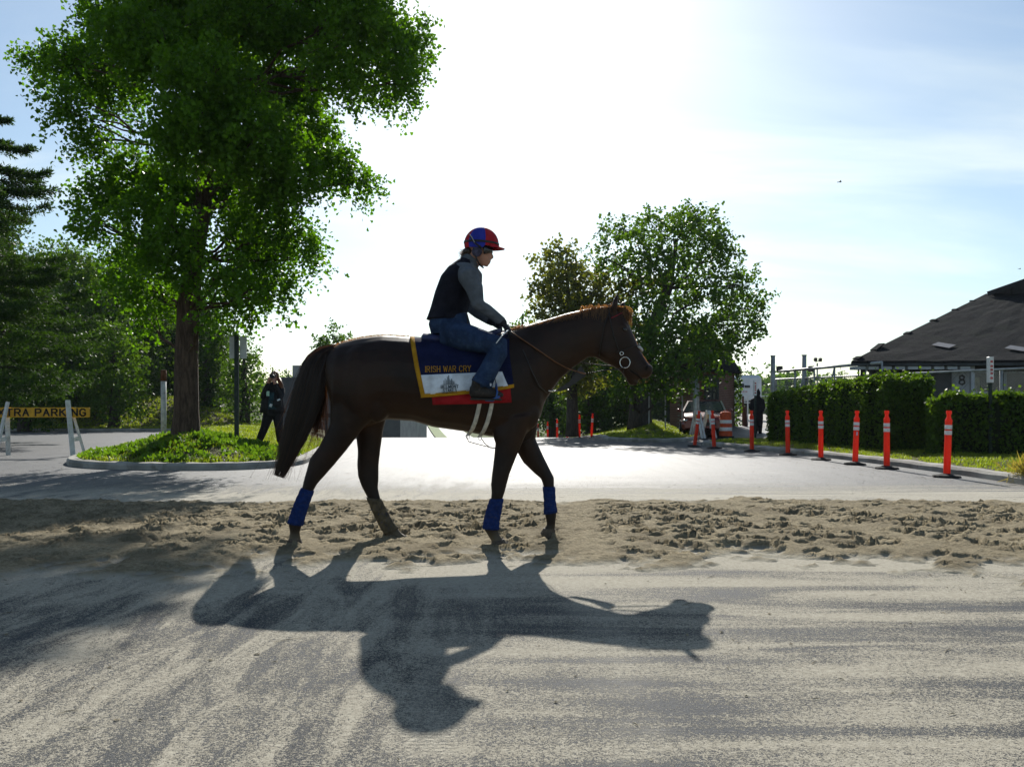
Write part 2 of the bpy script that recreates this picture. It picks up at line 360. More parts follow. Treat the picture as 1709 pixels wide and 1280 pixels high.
# asphalt: the wide junction in front of the crest, then the road that dips beyond it
xs = spaced(-60, 60, -14, 14, .7); ys = np.concatenate([np.arange(-12, 30, 1.4), np.arange(30, 42.6, .7)])
def junc(X, Y): return gz(X, Y) + .004
tag(link('road', grid_mesh('road', xs, ys, junc, m_road)), kind='structure')
tt = np.linspace(-4.6, 4.6, 9); yy = np.arange(42.59, 190, 1.5); Tm, Ym = np.meshgrid(tt, yy)
V = np.stack([Tm + xc(Ym), Ym, road_z(Ym) + .004], -1).reshape(-1, 3); nx = len(tt)
i = (np.arange(len(yy) - 1)[:, None] * nx + np.arange(nx - 1)[None, :]).ravel()
m_road2 = M_plain('far_asphalt', (.19, .19, .19), .7, .15, .3, .2, 8, .4)
tag(link('road', mesh_np('road', V, np.stack([i, i + 1, i + nx + 1, i + nx], -1), [m_road2], None, True)), kind='structure')
# grass strip with pale kerbs between the two carriageways beyond the crest
V = []; F = []
for k, y in enumerate(np.arange(58, 150, 4.0)):
    x = float(xc(y)) + 1.3 + .006 * (y - 58); z = float(road_z(y))
    V += [(x - .55, y, z), (x - .55, y, z + .14), (x + .55, y, z + .14), (x + .55, y, z)]
    if k: b = 4 * k; F += [(b - 4 + j, b - 3 + j, b + 1 + j, b + j) for j in range(3)]
me = mesh_np('median_strip', V, F, [m_kerb, M_plain('median_grass', (.10, .15, .03), .9, .3, 1.0, .4, 20)], [0, 1, 0] * (len(F) // 3)); tag(link('median_strip', me), kind='structure')

# --- the sandy horse path across the road, pitted with hoof prints
def dirt_height():
    x0, x1, y0, y1, st = -7.6, 7.6, 4.0, 10.9, .0225
    xs = np.arange(x0, x1, st); ys = np.arange(y0, y1, st); X, Y = np.meshgrid(xs, ys)
    r = np.random.default_rng(3)
    def fbm(scale, seed, sx=1.0, sy=1.0, octv=4):
        q = np.random.default_rng(seed); Z = np.zeros_like(X); a = 1.0
        for o in range(octv):
            for k in range(5):
                th = q.uniform(0, 2 * math.pi); ph = q.uniform(0, 7); f = scale * 2 ** o * q.uniform(.7, 1.4)
                Z += a * np.sin((X * sx * math.cos(th) + Y * sy * math.sin(th)) * f + ph) / 5
            a *= .55
        return Z
    near = 5.0 - .05 * X + .35 * np.sin(X * .7 + 1) + fbm(2.0, 5) * .25 - .45 * sm(-1, -6, X)    # near edge of the churned sand
    far = 9.9 + .15 * np.sin(X * .5) + fbm(1.7, 6) * .22 - .25 * sm(1, 5, X)
    nz = fbm(5.5, 15) * .45 + fbm(17, 16, 1, 1, 3) * .28
    band = sm(-.1, 1.9, Y - near + nz) * sm(0, .8, far - Y + nz * .6)
    lanes = np.zeros_like(X)                                             # places where tyres have pressed the sand flat
    for cx, cy, dx, w in ((.62, 8, .035, .17), (-.05, 8.6, -.05, .0), (2.75, 7.6, -.42, .17), (4.4, 6.9, -.42, .14)):
        if w: d = np.abs(X - (cx + (Y - cy) * dx)); lanes = np.maximum(lanes, sm(w + .09, w - .03, d))
    H = .046 * band + .012 * band * fbm(2.6, 8, 1, 1.2) + .007 * band * fbm(9, 9)
    def stamp(cx, cy, a, b, ang, dep):
        ix, iy = int((cx - x0) / st), int((cy - y0) / st); k = int(max(a, b) * 2.2 / st) + 1
        sl = (slice(max(0, iy - k), max(0, iy + k)), slice(max(0, ix - k), max(0, ix + k)))
        u, v = X[sl] - cx, Y[sl] - cy
        if u.size == 0: return
        uu = (u * math.cos(ang) + v * math.sin(ang)) / a; vv = (-u * math.sin(ang) + v * math.cos(ang)) / b; q = np.sqrt(uu * uu + vv * vv)
        lop = 1 + .5 * uu
        H[sl] += (-dep * np.clip(1.3 - q ** 4, 0, 1) + abs(dep) * .30 * np.exp(-((q - 1.25) / .2) ** 2) * lop) * (1 - .9 * lanes[sl]) * np.clip(band[sl] * 1.6 + .12, 0, 1)
    for k in range(4200):
        y = r.uniform(4.6, 9.9); x = r.uniform(-7.5, 7.5)
        mid = math.exp(-((y - 7.6 + .04 * x) / 1.5) ** 2)
        if r.random() > .25 + .75 * mid: continue
        stamp(x, y, r.uniform(.045, .095), r.uniform(.035, .065), r.uniform(-.5, .5), r.uniform(.022, .062) * (.5 + .6 * mid))
    for k in range(900):                                                # clods thrown up
        x, y = r.uniform(-7.5, 7.5), abs(r.normal(0, 1.0)) * r.choice([-1, 1]) + 7.4
        a = r.uniform(.012, .027); stamp(x, y, a * 1.4, a, r.uniform(0, 3), -r.uniform(.006, .02))
    edge = np.minimum(np.minimum(X - x0, x1 - st - X), np.minimum(Y - y0, y1 - st - Y))
    tread = np.sin((Y + X * .3) * 2 * math.pi / .085) * .0035 * lanes * band
    H = np.maximum(H, .004 * band - .012)
    H = H * (1 - .25 * lanes) + tread + (r.normal(0, .0022, X.shape) + .0035 * fbm(60, 31, 1, 1, 2)) * band
    H = H + .009 - .026 * (1 - sm(.0, .6, band)) + fbm(23, 19, 1, 1, 3) * .008 * sm(.9, .2, band) - .05 * sm(.25, 0, edge)
    return xs, ys, H
dxs, dys, DH = dirt_height()
tag(link('dirt_path', grid_mesh('dirt_path', dxs, dys, lambda X, Y: DH, m_dirt)), kind='structure')
def dirt_at(x, y): return float(DH[int(np.clip((y - dys[0]) / .0225, 0, len(dys) - 1)), int(np.clip((x - dxs[0]) / .0225, 0, len(dxs) - 1))])

# --- raised grass areas with their kerbs
def smooth_poly(pts, n=4):
    for _ in range(n):
        out = []
        for a, b in zip(pts, pts[1:] + pts[:1]):
            out += [(a[0] * .75 + b[0] * .25, a[1] * .75 + b[1] * .25), (a[0] * .25 + b[0] * .75, a[1] * .25 + b[1] * .75)]
        pts = out
    return pts
def poly_dist(px, py, poly):
    """signed distance, positive inside"""
    px, py = np.asarray(px, float), np.asarray(py, float); d = np.full(px.shape, 1e9); ins = np.zeros(px.shape, bool)
    for (ax, ay), (bx, by) in zip(poly, poly[1:] + poly[:1]):
        ex, ey = bx - ax, by - ay; L = ex * ex + ey * ey + 1e-12
        t = np.clip(((px - ax) * ex + (py - ay) * ey) / L, 0, 1); d = np.minimum(d, np.hypot(px - ax - t * ex, py - ay - t * ey))
        c = (ay > py) != (by > py); ins ^= c & (px < ex * (py - ay) / (ey if abs(ey) > 1e-12 else 1e-12) + ax)
    return np.where(ins, d, -d)
def lump(x, y): return .5 * np.sin(x * 1.9 + .7 * y) * np.sin(y * 1.3 + 2) + .3 * np.sin(x * 4.1 - y * 3.3 + 1) + .2 * np.sin(x * 7.3 + y * 6.1)
class Plot:
    def __init__(s, name, poly, hf, mat, step=.3, kerb=True, base=None):
        s.poly = smooth_poly(poly, 3); s.hf = hf; s.base = base or (lambda x, y: 0 * x)
        P0 = np.array(s.poly); lo, hi = P0.min(0) - step, P0.max(0) + step
        xs = np.arange(lo[0], hi[0] + step, step); ys = np.arange(lo[1], hi[1] + step, step); X, Y = np.meshgrid(xs, ys)
        D = poly_dist(X, Y, s.poly); Z = s.z(X, Y, D)
        nx = len(xs); i = (np.arange(len(ys) - 1)[:, None] * nx + np.arange(nx - 1)[None, :]).ravel(); F = np.stack([i, i + 1, i + nx + 1, i + nx], -1)
        keep = (D.ravel()[F] > -.0).any(1); F = F[keep]
        V = np.stack([X, Y, Z], -1).reshape(-1, 3)
        # pull the outer vertices on to the outline
        Dv = D.ravel(); used = np.unique(F[:, :].ravel()); out = used[Dv[used] < .02]
        A = np.array(s.poly); B = np.roll(A, -1, 0)
        for k in out:
            q = V[k, :2]; e = B - A; tt = np.clip(((q - A) * e).sum(1) / ((e * e).sum(1) + 1e-12), 0, 1); c = A + e * tt[:, None]; j = np.argmin(((c - q) ** 2).sum(1))
            V[k, :2] = c[j]; V[k, 2] = s.z(np.array([c[j][0]]), np.array([c[j][1]]), np.array([0.0]))[0]
        s.o = tag(link(name, mesh_np(name, V, F, [mat], None, True)), kind='structure')
        if kerb:
            mb = MB(); n = len(s.poly); rings = []
            for k in range(n):
                a = Vector(s.poly[k - 1]); b = Vector(s.poly[(k + 1) % n]); c = Vector(s.poly[k]); t = (b - a).normalized(); nn = Vector((t.y, -t.x))
                if float(poly_dist(np.array([c.x + nn.x * .05]), np.array([c.y + nn.y * .05]), s.poly)[0]) > 0: nn = -nn
                w1 = .02 * math.sin(k * 1.7); zb = float(s.base(np.array([c.x]), np.array([c.y]))[0]); prof = ((.17, -.12), (.17, .085 + w1 * .3), (.14, .125), (.0, .135 + w1 * .4), (-.06, .12), (-.06, -.12))
                rings.append([Vector((c.x + nn.x * o, c.y + nn.y * o, zb + h)) for o, h in prof])
            rings.append(rings[0]); mb.rings(rings, False); tag(mb.build('kerb', m_kerb, smooth=False), kind='structure')
    def z(s, X, Y, D): return s.base(X, Y) + s.hf(X, Y, D)
    def blades(s, name, n, label, mat, hmin=.05, hmax=.11, w=.006, region=None, tuft=.5, cluster=9, seed=1, dmin=.03, bare=None):
        r = np.random.default_rng(seed); P0 = np.array(s.poly); lo, hi = P0.min(0), P0.max(0)
        if region: lo, hi = np.array(region[0]), np.array(region[1])
        c = r.uniform(lo, hi, (n, 2)); c = np.repeat(c, cluster, 0) + r.normal(0, .035, (n * cluster, 2))
        D = poly_dist(c[:, 0], c[:, 1], s.poly); keep = D > dmin
        if bare is not None: keep &= r.random(len(c)) > bare(c[:, 0], c[:, 1])
        c, D = c[keep], D[keep]; m = len(c); z = s.z(c[:, 0], c[:, 1], D) - .01
        hh = r.uniform(hmin, hmax, m) * (1 + tuft * lump(c[:, 0] * 1.3, c[:, 1] * 1.3)); a = r.uniform(0, 2 * math.pi, m); le = r.uniform(.1, .95, m)
        ww = w * r.uniform(.7, 1.6, m); b = np.stack([c[:, 0], c[:, 1], z], -1); dr = np.stack([np.cos(a), np.sin(a), 0 * a], -1); sd = np.stack([-np.sin(a), np.cos(a), 0 * a], -1)
        up = np.array([0, 0, 1.0]); v0 = b - sd * ww[:, None]; v1 = b + sd * ww[:, None]
        mid = b + up * (hh * .6)[:, None] + dr * (hh * le * .3)[:, None]; v2 = mid + sd * (ww * .7)[:, None]; v3 = mid - sd * (ww * .7)[:, None]
        tip = b + up * (hh * (1 - .3 * le))[:, None] + dr * (hh * le)[:, None]
        V = np.stack([v0, v1, v2, v3, tip], 1).reshape(-1, 3); k = np.arange(m)[:, None] * 5
        F = np.concatenate([k + np.array([[0, 1, 2]]), k + np.array([[0, 2, 3]]), k + np.array([[3, 2, 4]])])
        return tag(link(name, mesh_np(name, V, F, [mat])), label, 'grass', kind='stuff')
m_grass = M_leaf('grass_blades', (.11, .17, .018), (.24, .28, .035), .5, .5, 1.1, (1.7, 1.7, .35))
m_weeds = M_leaf('weed_leaves', (.05, .11, .012), (.11, .19, .022), .5, .5, 1.1, (1.7, 1.7, .4))
ISL = [(-8.9, 17.0), (-7.9, 15.4), (-6.2, 14.75), (-4.9, 14.85), (-4.15, 15.7), (-4.35, 17.6), (-4.8, 20.6), (-5.45, 24.8), (-5.9, 30), (-6.1, 37), (-13, 37), (-11.9, 30), (-11.0, 25), (-9.9, 20.6)]
island = Plot('traffic_island', ISL, lambda X, Y, D: .115 + .45 * sm(0, 2.5, D) * sm(11, 16.5, Y) + .05 * lump(X, Y) * sm(.1, .9, D) - .25 * sm(-7.2, -10.5, X) * sm(0, 2, D) - .25 * sm(28, 37, Y), m_soil, .22)
barep = lambda x, y: .9 * sm(.95, .3, np.hypot((x + 5.75) / 1.25, (y - 15.75) / .75)) + .55 * sm(.8, .2, np.hypot((x + 6.9) / 1.5, (y - 15.5) / .5))
island.blades('grass', 11500, 'sunlit grass and weeds growing on the kerbed mound under the broad street tree', m_grass, .05, .12, .0065, ((-12, 14.5), (-4, 26)), .6, 9, 1, bare=barep)
# broad leaved weeds at the front of the mound
VER = [(7.75, 6.0), (7.25, 9.5), (7.35, 11.5), (7.42, 13.5), (7.36, 16), (7.15, 18.5), (6.85, 20.6), (6.4, 22.6), (5.95, 24.4), (5.85, 25.6), (6.8, 26.4), (9, 27.2), (12, 28.2), (40, 32), (40, 6)]
verge = Plot('grass_verge', VER, lambda X, Y, D: .115 + .06 * sm(0, 1.2, D) + .025 * lump(X, Y) * sm(.1, .6, D), m_soil, .3)
vb = lambda x, y: .75 * sm(.5, .15, np.abs(poly_dist(x, y, verge.poly))) * (lump(x * 1.5, y * 1.5) > .0)
verge.blades('grass', 9500, 'bright clipped grass strip between the kerb and the hedges', m_grass, .035, .085, .006, ((5.9, 9.5), (11.5, 27)), .4, 9, 2, bare=vb)
BAN = [(4.9, 27.3), (3.3, 28.6), (3.5, 31), (3.75, 35), (3.2, 40), (2.2, 46), (1.0, 54), (-1, 68), (10, 75), (10.2, 40), (7.4, 32.5), (6.2, 29)]
bank = Plot('grass_bank', BAN, lambda X, Y, D: .12 + .9 * sm(0, 4.2, D) * sm(27, 31, Y) + .05 * lump(X, Y) * sm(.1, 1, D), m_soil, .4, True, lambda X, Y: road_z(Y))
bank.blades('grass', 4500, 'shaded grass slope below the large oak beside the driveway', m_grass, .06, .13, .009, ((2.5, 27.3), (9, 44)), .4, 9, 3)
LB = [(-60, 43.2), (-30, 42.6), (-18, 42.4), (-13.5, 42.6), (-12.2, 44), (-12, 50), (-14, 64), (-60, 70)]
lbank = Plot('grass_bank', LB, lambda X, Y, D: .12 + 1.75 * sm(1.0, 9, D) + .06 * lump(X * .6, Y * .6) * sm(.1, 1, D), m_soil, .8)
lbank.blades('grass', 8000, 'mown grass bank rising behind the far kerb to the dark trees', m_grass, .07, .14, .020, ((-31, 42.4), (-11.5, 54)), .4, 6, 4)
# gravel yard beyond the gate on the right
xs = np.linspace(7.6, 60, 30); ys = np.linspace(31, 110, 40)
tag(link('gravel_yard', grid_mesh('gravel_yard', xs, ys, lambda X, Y: .06 + 0 * X + .5 * sm(45, 100, Y), m_gravel)), kind='structure')
# straw, twigs and clods strewn on the asphalt (nobody could count them)
r = np.random.default_rng(5); V = []; F = []
for k in range(4200):
    y = 2.3 + 22 * r.random() ** .75; x = r.uniform(-.62, .62) * y
    if k % 3 == 0: y = r.uniform(11.5, 24); x = 6.9 - .0 * y - abs(r.normal(0, .9)) - .09 * max(0, y - 17)
    if k % 7 == 0: y = r.uniform(12.2, 16.5); x = r.uniform(-9, -3.5)
    if float(poly_dist(np.array([x]), np.array([y]), island.poly)[0]) > -.2: continue
    z = max(.006, dirt_at(x, y) if (-7.6 < x < 7.6 and 4.0 < y < 10.9) else 0) + .002
    s = .0022 + .007 * r.random() ** 3; L = s * (r.uniform(1, 1.6) if k % 4 else r.uniform(3, 8)); w = s if k % 4 else .002; a = r.uniform(0, 3.2); h = s * r.uniform(.3, .8) if k % 4 else .003
    c, sn = math.cos(a), math.sin(a); b = len(V)
    V += [(x + c * L * p - sn * w * q, y + sn * L * p + c * w * q, z) for p, q in ((-1, -1), (1, -.7), (1, .8), (-.8, 1))] + [(x + c * L * .1, y + sn * L * .1, z + h)]
    F += [(b, b + 1, b + 4), (b + 1, b + 2, b + 4), (b + 2, b + 3, b + 4), (b + 3, b, b + 4)]
m_clod = M_plain('clods_and_straw', (.20, .17, .115), .95, .6, 3, .2, 60, .1)
tag(link('litter', mesh_np('litter', np.array(V), np.array(F), [m_clod])), 'clods, straw bits and twigs scattered over the dusty road', 'litter', kind='stuff')
# ================================================================== the horse
DH_ = 6.57                                   # distance of the horse's middle plane
def ring(ua, va, ub, vb, w, Y, seg=20, sq=1.0):
    A, B = P(ua, va, Y), P(ub, vb, Y); c = (A + B) / 2; a = (A - B) / 2; out = []
    for k in range(seg):
        t = 2 * math.pi * k / seg; cs, sn = math.cos(t), math.sin(t)
        out.append(c + a * (math.copysign(abs(cs) ** sq, cs)) + Vector((0, w * math.copysign(abs(sn) ** sq, sn), 0)))
    return out
def coat():
    t = NT('horse_coat'); p = t.pos(); n = t.noise(t.mapping(p, (30, 30, 30)), 3.0, 4, .7); b = t.noise(p, 3.2, 3)
    s = t.n('ShaderNodeSeparateXYZ', {0: p}); leg = t.rng(t.math('MULTIPLY_ADD', b, .25, s.outputs[2]), .95, .55)
    c = t.mix(t.rng(b, .35, .65), (.0125, .0050, .0023), (.025, .0098, .0038)); c = t.mix(leg, c, (.011, .007, .006))
    c = t.mix(t.rng(t.noise(p, 14, 4, .7), .5, .75, 0, .15), c, (.06, .045, .03))
    dusty = t.rng(t.math('MULTIPLY_ADD', b, .1, s.outputs[2]), .22, .05, 0, .7); c = t.mix(dusty, c, (.20, .165, .105))
    return t.pbr(c, .48, t.bump(n, .22, .004), .22, **{'Sheen Weight': .10, 'Sheen Roughness': .35, 'Sheen Tint': (.9, .55, .25, 1)})
m_coat = coat()
m_hoof = M_plain('hoof_horn', (.075, .06, .045), .7, .35, 18, .4, 90, .3, dirt=(.24, .2, .13))
m_wrap = M_plain('leg_wrap', (.010, .026, .115), .85, .25, 30, .5, 160, .1, dirt=(.05, .05, .07), fold=(14, .5, (1, 1, 6)))
m_wrapd = M_plain('dusty_wrap', (.085, .07, .045), .9, .4, 22, .5, 150, .1, dirt=(.02, .035, .10))
m_black = M_plain('black_leather', (.016, .012, .010), .45, .3, 25, .2, 180, .45)
m_tan = M_plain('tan_rein', (.15, .065, .026), .55, .3, 25, .3, 180, .35)
m_steel = M_plain('steel', (.62, .62, .60), .25, .1, 25, .1, 90, .5, metal=1.0)
def hairmat(name, c1, c2, trans=.45):
    t = NT(name); g = t.n('ShaderNodeNewGeometry'); colr = t.mix(g.outputs['Random Per Island'], c1, c2)
    d = t.n('ShaderNodeBsdfPrincipled', {'Base Color': colr, 'Roughness': .45, 'Specular IOR Level': .45}); tr = t.n('ShaderNodeBsdfTranslucent', {'Color': t.mix(1.0, colr, (2.2, 1.6, .9), 'MULTIPLY')})
    t.set(t.out.inputs['Surface'], t.n('ShaderNodeMixShader', {0: trans, 1: d, 2: tr})); return t.m
m_mane = hairmat('mane_hair', (.045, .026, .013), (.26, .16, .08), .5); m_tail = hairmat('tail_hair', (.012, .007, .005), (.05, .026, .013), .35)

TR = [(545, 596, 545, 628, .07), (552, 582, 549, 655, .15), (572, 571, 562, 700, .225), (605, 563, 602, 716, .262), (640, 559.5, 645, 700, .275), (680, 562, 690, 703, .285), (720, 566, 724, 713, .30), (765, 567, 774, 720, .30),
      (805, 562, 815, 728, .275), (840, 553, 850, 732, .24), (868, 548, 880, 724, .205), (888, 549, 903, 694, .16), (898, 562, 912, 655, .10)]
NECK = [(835, 557, 890, 716, .19), (870, 545, 911, 668, .15), (905, 535, 934, 634, .115), (945, 523, 958, 613, .092), (980, 515, 983, 596, .08), (1010, 512, 1006, 596, .07)]
HEAD = [(1003, 511, 990, 574, .05), (1026, 512, 994, 597, .082), (1041, 522, 1008, 605, .092), (1050.5, 543, 1021, 611, .088), (1060, 565, 1033, 618, .068), (1069.5, 587, 1041, 627, .056), (1079, 602, 1049, 635, .055), (1086, 612, 1061, 634, .050), (1088, 621, 1073, 632, .032)]
NY, FY = DH_ - .125, DH_ + .125
NHIND = [(650, 650, 556, 622, .12), (632, 690, 551, 668, .115), (607, 714, 551, 708, .092), (577, 753, 533, 744, .064), (557, 777, 517, 765, .054), (541, 795, 512, 784, .05), (530, 807, 507, 801, .042), (523, 819, 504, 814, .035), (515, 840, 494, 836, .034), (508, 862, 486, 858, .035), (504, 877, 481, 873, .04), (500, 888, 484, 888, .032), (502, 898, 482, 899, .038), (504, 906, 480, 906, .044)]
FHIND = [(652, 660, 578, 650, .115), (647, 690, 588, 700, .105), (640, 715, 594, 726, .088), (635, 750, 597, 752, .068), (632, 778, 596, 776, .054), (632, 798, 597, 794, .05), (631, 815, 603, 811, .043), (635, 832, 613, 830, .036), (644, 852, 624, 856, .034), (655, 872, 636, 880, .036), (664, 882, 644, 892, .04), (670, 889, 655, 899, .033), (678, 894, 660, 904, .04), (683, 899, 661, 908, .044)]
NFORE = [(893, 690, 832, 700, .105), (878, 725, 828, 724, .09), (862, 762, 824, 765, .068), (851, 790, 821, 790, .054), (846, 808, 819, 808, .048), (843, 820, 820, 822, .046), (839, 832, 819, 832, .038), (836, 850, 814, 848, .034), (832, 870, 809, 868, .034), (831, 884, 807, 882, .038), (834, 893, 815, 895, .032), (841, 900, 820, 903, .038), (845, 906, 821, 908, .044)]
FFORE = [(900, 690, 850, 700, .095), (894, 732, 856, 742, .075), (908, 763, 873, 772, .062), (919, 785, 892, 790, .052), (925, 797, 903, 799, .048), (925, 812, 907, 812, .04), (926, 835, 909, 835, .033), (929, 855, 909, 858, .036), (928, 864, 911, 866, .036), (927, 876, 913, 876, .03), (926, 884, 907, 882, .037), (926, 891, 904, 887, .042)]
horse = empty('horse', (P(690, 905, DH_).x, DH_, .02), 0, 'dark bay racehorse walking across the sandy path with blue leg wraps', 'horse')
HO = horse.location.copy()
mb = MB()
mb.rings([ring(*q, DH_, sq=.92) for q in TR]); mb.rings([ring(*q, DH_) for q in NECK]); mb.rings([ring(*q, DH_, sq=.9) for q in HEAD])
for L, Y, in ((NHIND, NY), (FHIND, FY), (NFORE, NY), (FFORE, FY)):
    n = len(L); mb.rings([ring(*q, Y if k > 2 else DH_ + (Y - DH_) * (.8 + .07 * k)) for k, q in enumerate(L)])
for s in (-1, 1):                                                   # muscle: haunch, stifle, shoulder, cheek, eye brow, nostril rim
    Y = DH_ + s * .14
    mb.ellipsoid(P(603, 640, Y), (.21, .13, .30)); mb.ellipsoid(P(630, 668, DH_ + s * .145), (.11, .09, .17)); mb.ellipsoid(P(866, 640, DH_ + s * .10), (.15, .11, .30), Matrix.Rotation(R(18), 3, 'Y'))
    mb.ellipsoid(P(880, 688, DH_ + s * .085), (.10, .08, .14)); mb.ellipsoid(P(1017, 582, DH_ + s * .05), (.085, .04, .09)); mb.ellipsoid(P(1041, 546, DH_ + s * .068), (.035, .024, .026), Matrix.Rotation(R(30), 3, 'Y'))
    mb.ellipsoid(P(1078, 612, DH_ + s * .036), (.026, .02, .030)); mb.ellipsoid(P(838, 725, DH_ + s * .13), (.07, .06, .10))
    tipu = 1031 if s < 0 else 1043                                   # ears
    base = P(1024 if s < 0 else 1035, 517, DH_ + s * .045); tip = P(tipu, 489 if s < 0 else 502, DH_ + s * .062)
    mb.tube([base + Vector((0, 0, -.03)), base.lerp(tip, .25), base.lerp(tip, .55), base.lerp(tip, .82), tip], [.034, .040, .035, .021, .005], 10, True, .6)
mb.tube([P(1048, 631, DH_), P(1056, 637, DH_), P(1064, 638, DH_)], [.028, .034, .026], 12); mb.ellipsoid(P(1080, 620, DH_), (.042, .048, .060), Matrix.Rotation(R(28), 3, 'Y'))
body = link('body', remeshed(mb.mesh('body', m_coat, HO), .0105, 8, .5), horse); body.data.materials.clear(); body.data.materials.append(m_coat)
# hooves, eyes, nostrils, mouth
for q, Y in (([(501, 897, 482, 898, .042), (504.5, 905, 479, 906, .052), (507, 912, 477, 912.5, .056)], NY), ([(678, 893, 659, 904, .042), (684, 898, 660, 908, .05), (688, 904, 661, 911, .054)], FY),
             ([(841, 899, 820, 902.5, .042), (846, 906, 820, 907.5, .052), (850.5, 912, 821, 913, .056)], NY), ([(927, 883, 907, 881, .04), (926.5, 894, 902, 889, .05), (920, 908, 908, 905, .045)], FY)):
    o = MB().rings([ring(*k, Y, 16) for k in q]).build('hoof', m_hoof, horse); autosmooth(o, 50)
m_eye = M_plain('eye', (.012, .008, .006), .08, .1, 20, 0, 60, .6); m_dark = M_plain('recess_shade', (.008, .005, .004), .8, .2, 20, 0, 60, .2)  # m_dark: near-black colour stands in for shade inside nostrils and mouth slit
for s in (-1, 1):
    MB().ellipsoid(P(1042.5, 550, DH_ + s * .083), (.019, .013, .015), Matrix.Rotation(R(25), 3, 'Y'), 14, 8).build('eye', m_eye, horse, smooth=True)
    MB().ellipsoid(P(1079, 614, DH_ + s * .052), (.011, .007, .019), Matrix.Rotation(R(25), 3, 'Y'), 12, 8).build('nostril', m_dark, horse, smooth=True)
MB().tube([P(1071, 633, DH_ - .030), P(1063, 625, DH_ - .054), P(1051, 618, DH_ - .064)], [.006, .008, .004], 6).build('mouth', m_dark, horse)
# hair as many thin ribbons
def ribbons(paths, widths):
    V = []; F = []
    for pts, w in zip(paths, widths):
        b = len(V); n = len(pts)
        for k, p in enumerate(pts):
            t = (pts[min(k + 1, n - 1)] - pts[max(k - 1, 0)]); sd = Vector((t.z, .25 * t.length, -t.x)).normalized() * w * (1 - .75 * (k / (n - 1)) ** 2)
            V += [tuple(p - sd - HO), tuple(p + sd - HO)]
            if k: F.append((b + 2 * k - 2, b + 2 * k - 1, b + 2 * k + 1, b + 2 * k))
    return np.array(V), np.array(F)
def curve_at(C, t):
    x = t * (len(C) - 1); i = min(int(x), len(C) - 2); f = x - i; p0, p1, p2, p3 = (C[max(i - 1, 0)], C[i], C[i + 1], C[min(i + 2, len(C) - 1)])
    return tuple(.5 * (2 * b + (c - a) * f + (2 * a - 5 * b + 4 * c - d) * f * f + (3 * b - a - 3 * c + d) * f ** 3) for a, b, c, d in zip(p0, p1, p2, p3))
rr = random.Random(4)
TL = [(556, 575), (530, 581), (509, 602), (494, 640), (484, 682), (472, 732), (458, 790)]; TRr = [(560, 586), (551, 596), (544, 622), (539, 660), (522, 706), (500, 750), (475, 796)]
paths = []; ws = []
for k in range(3000):
    s = rr.random(); sp = rr.gauss(0, .045); end = 1.03 - .5 * rr.random() ** 1.5 if rr.random() < .88 else rr.uniform(.5, .75); fl = rr.gauss(0, 1); pts = []
    wild = rr.random() < .05
    for j in range(10):
        t = end * j / 9; a, b = curve_at(TL, t), curve_at(TRr, t); q = s + (fl * .07 * t) + .05 * t * math.sin(9 * t + fl * 2); pu = a[0] + (b[0] - a[0]) * q; pv = a[1] + (b[1] - a[1]) * q
        if wild: pu += fl * 16 * t ** 3; pv += 6 * t ** 2
        pts.append(P(pu, pv, DH_ + sp * (.25 + 1.2 * math.sin(math.pi * min(1, t * .75 + .1)))))
    paths.append(pts); ws.append(rr.uniform(.0011, .0026))
for k in range(620):                                                 # loose wisps on both sides of the tail
    lft = rr.random() < .45; t0 = rr.uniform(.4, .72) if lft else rr.uniform(.25, .6); C = TL if lft else TRr; a = curve_at(C, t0); L = rr.uniform(40, 85); d = (-rr.uniform(.08, .42), 1) if lft else (rr.uniform(-.28, .12), 1)
    pts = [P(a[0] + (-2 if not lft else 3) + d[0] * L * (j / 6) ** 1.4, a[1] + L * j / 6, DH_ + rr.gauss(0, .02)) for j in range(7)]; paths.append(pts); ws.append(rr.uniform(.0008, .0018))
V, F = ribbons(paths, ws); tail = link('tail', mesh_np('tail', V, F, [m_tail]), horse)
mb = MB(); mb.rings([ring((a[0] + b[0]) / 2 + 3 - 6 * t, (a[1] + b[1]) / 2 - 8 * (1 - t), (a[0] + b[0]) / 2 + 3, (a[1] + b[1]) / 2 + 8 * (1 - t), .035 * (1 - .6 * t), DH_, 12) for t in (0, .12, .25, .4, .55) for a, b in [(curve_at(TL, t), curve_at(TRr, t))]])
mb.build('dock', m_tail, tail, HO, True)
CREST = [(850, 553), (872, 546), (905, 537), (945, 525), (980, 517), (1005, 512), (1024, 512)]
paths = []; ws = []
for k in range(2100):
    t = rr.random(); a = curve_at(CREST, t); L = rr.uniform(10, 26) * (1.0 + .5 * (t > .75)); side = rr.choice([-1, -1, 1]); up = rr.random() ** 2 * (9 if t < .6 else 15); back = rr.uniform(-6, 10); pts = []
    if .2 < t < .62 and rr.random() < .8: L *= .5; up *= .25; back = abs(back) + 6
    if t > .6: up *= rr.uniform(.3, 1.3); back += 5 * math.sin(k * .7)
    if .0 < t < .18: L *= .7; up += 4
    for j in range(6):
        f = j / 5; pts.append(P(a[0] - back * f, a[1] + 3 - up * math.sin(f * 2.1) + L * f * f, DH_ + side * (.012 + .055 * f)))
    paths.append(pts); ws.append(rr.uniform(.0014, .003))
for k in range(420):                                                 # forelock between the ears
    u = rr.uniform(1022, 1038); v = rr.uniform(511, 518); L = rr.uniform(18, 34); bl = rr.uniform(2, 12); pts = [P(u + bl * math.sin(f * 2.2) + 9 * f, v + L * f * f - 4 * f, DH_ + rr.uniform(-.03, .03) * (1 + f)) for f in (0, .2, .4, .6, .8, 1)]
    paths.append(pts); ws.append(rr.uniform(.0014, .0028))
V, F = ribbons(paths, ws); link('mane', mesh_np('mane', V, F, [m_mane]), horse)
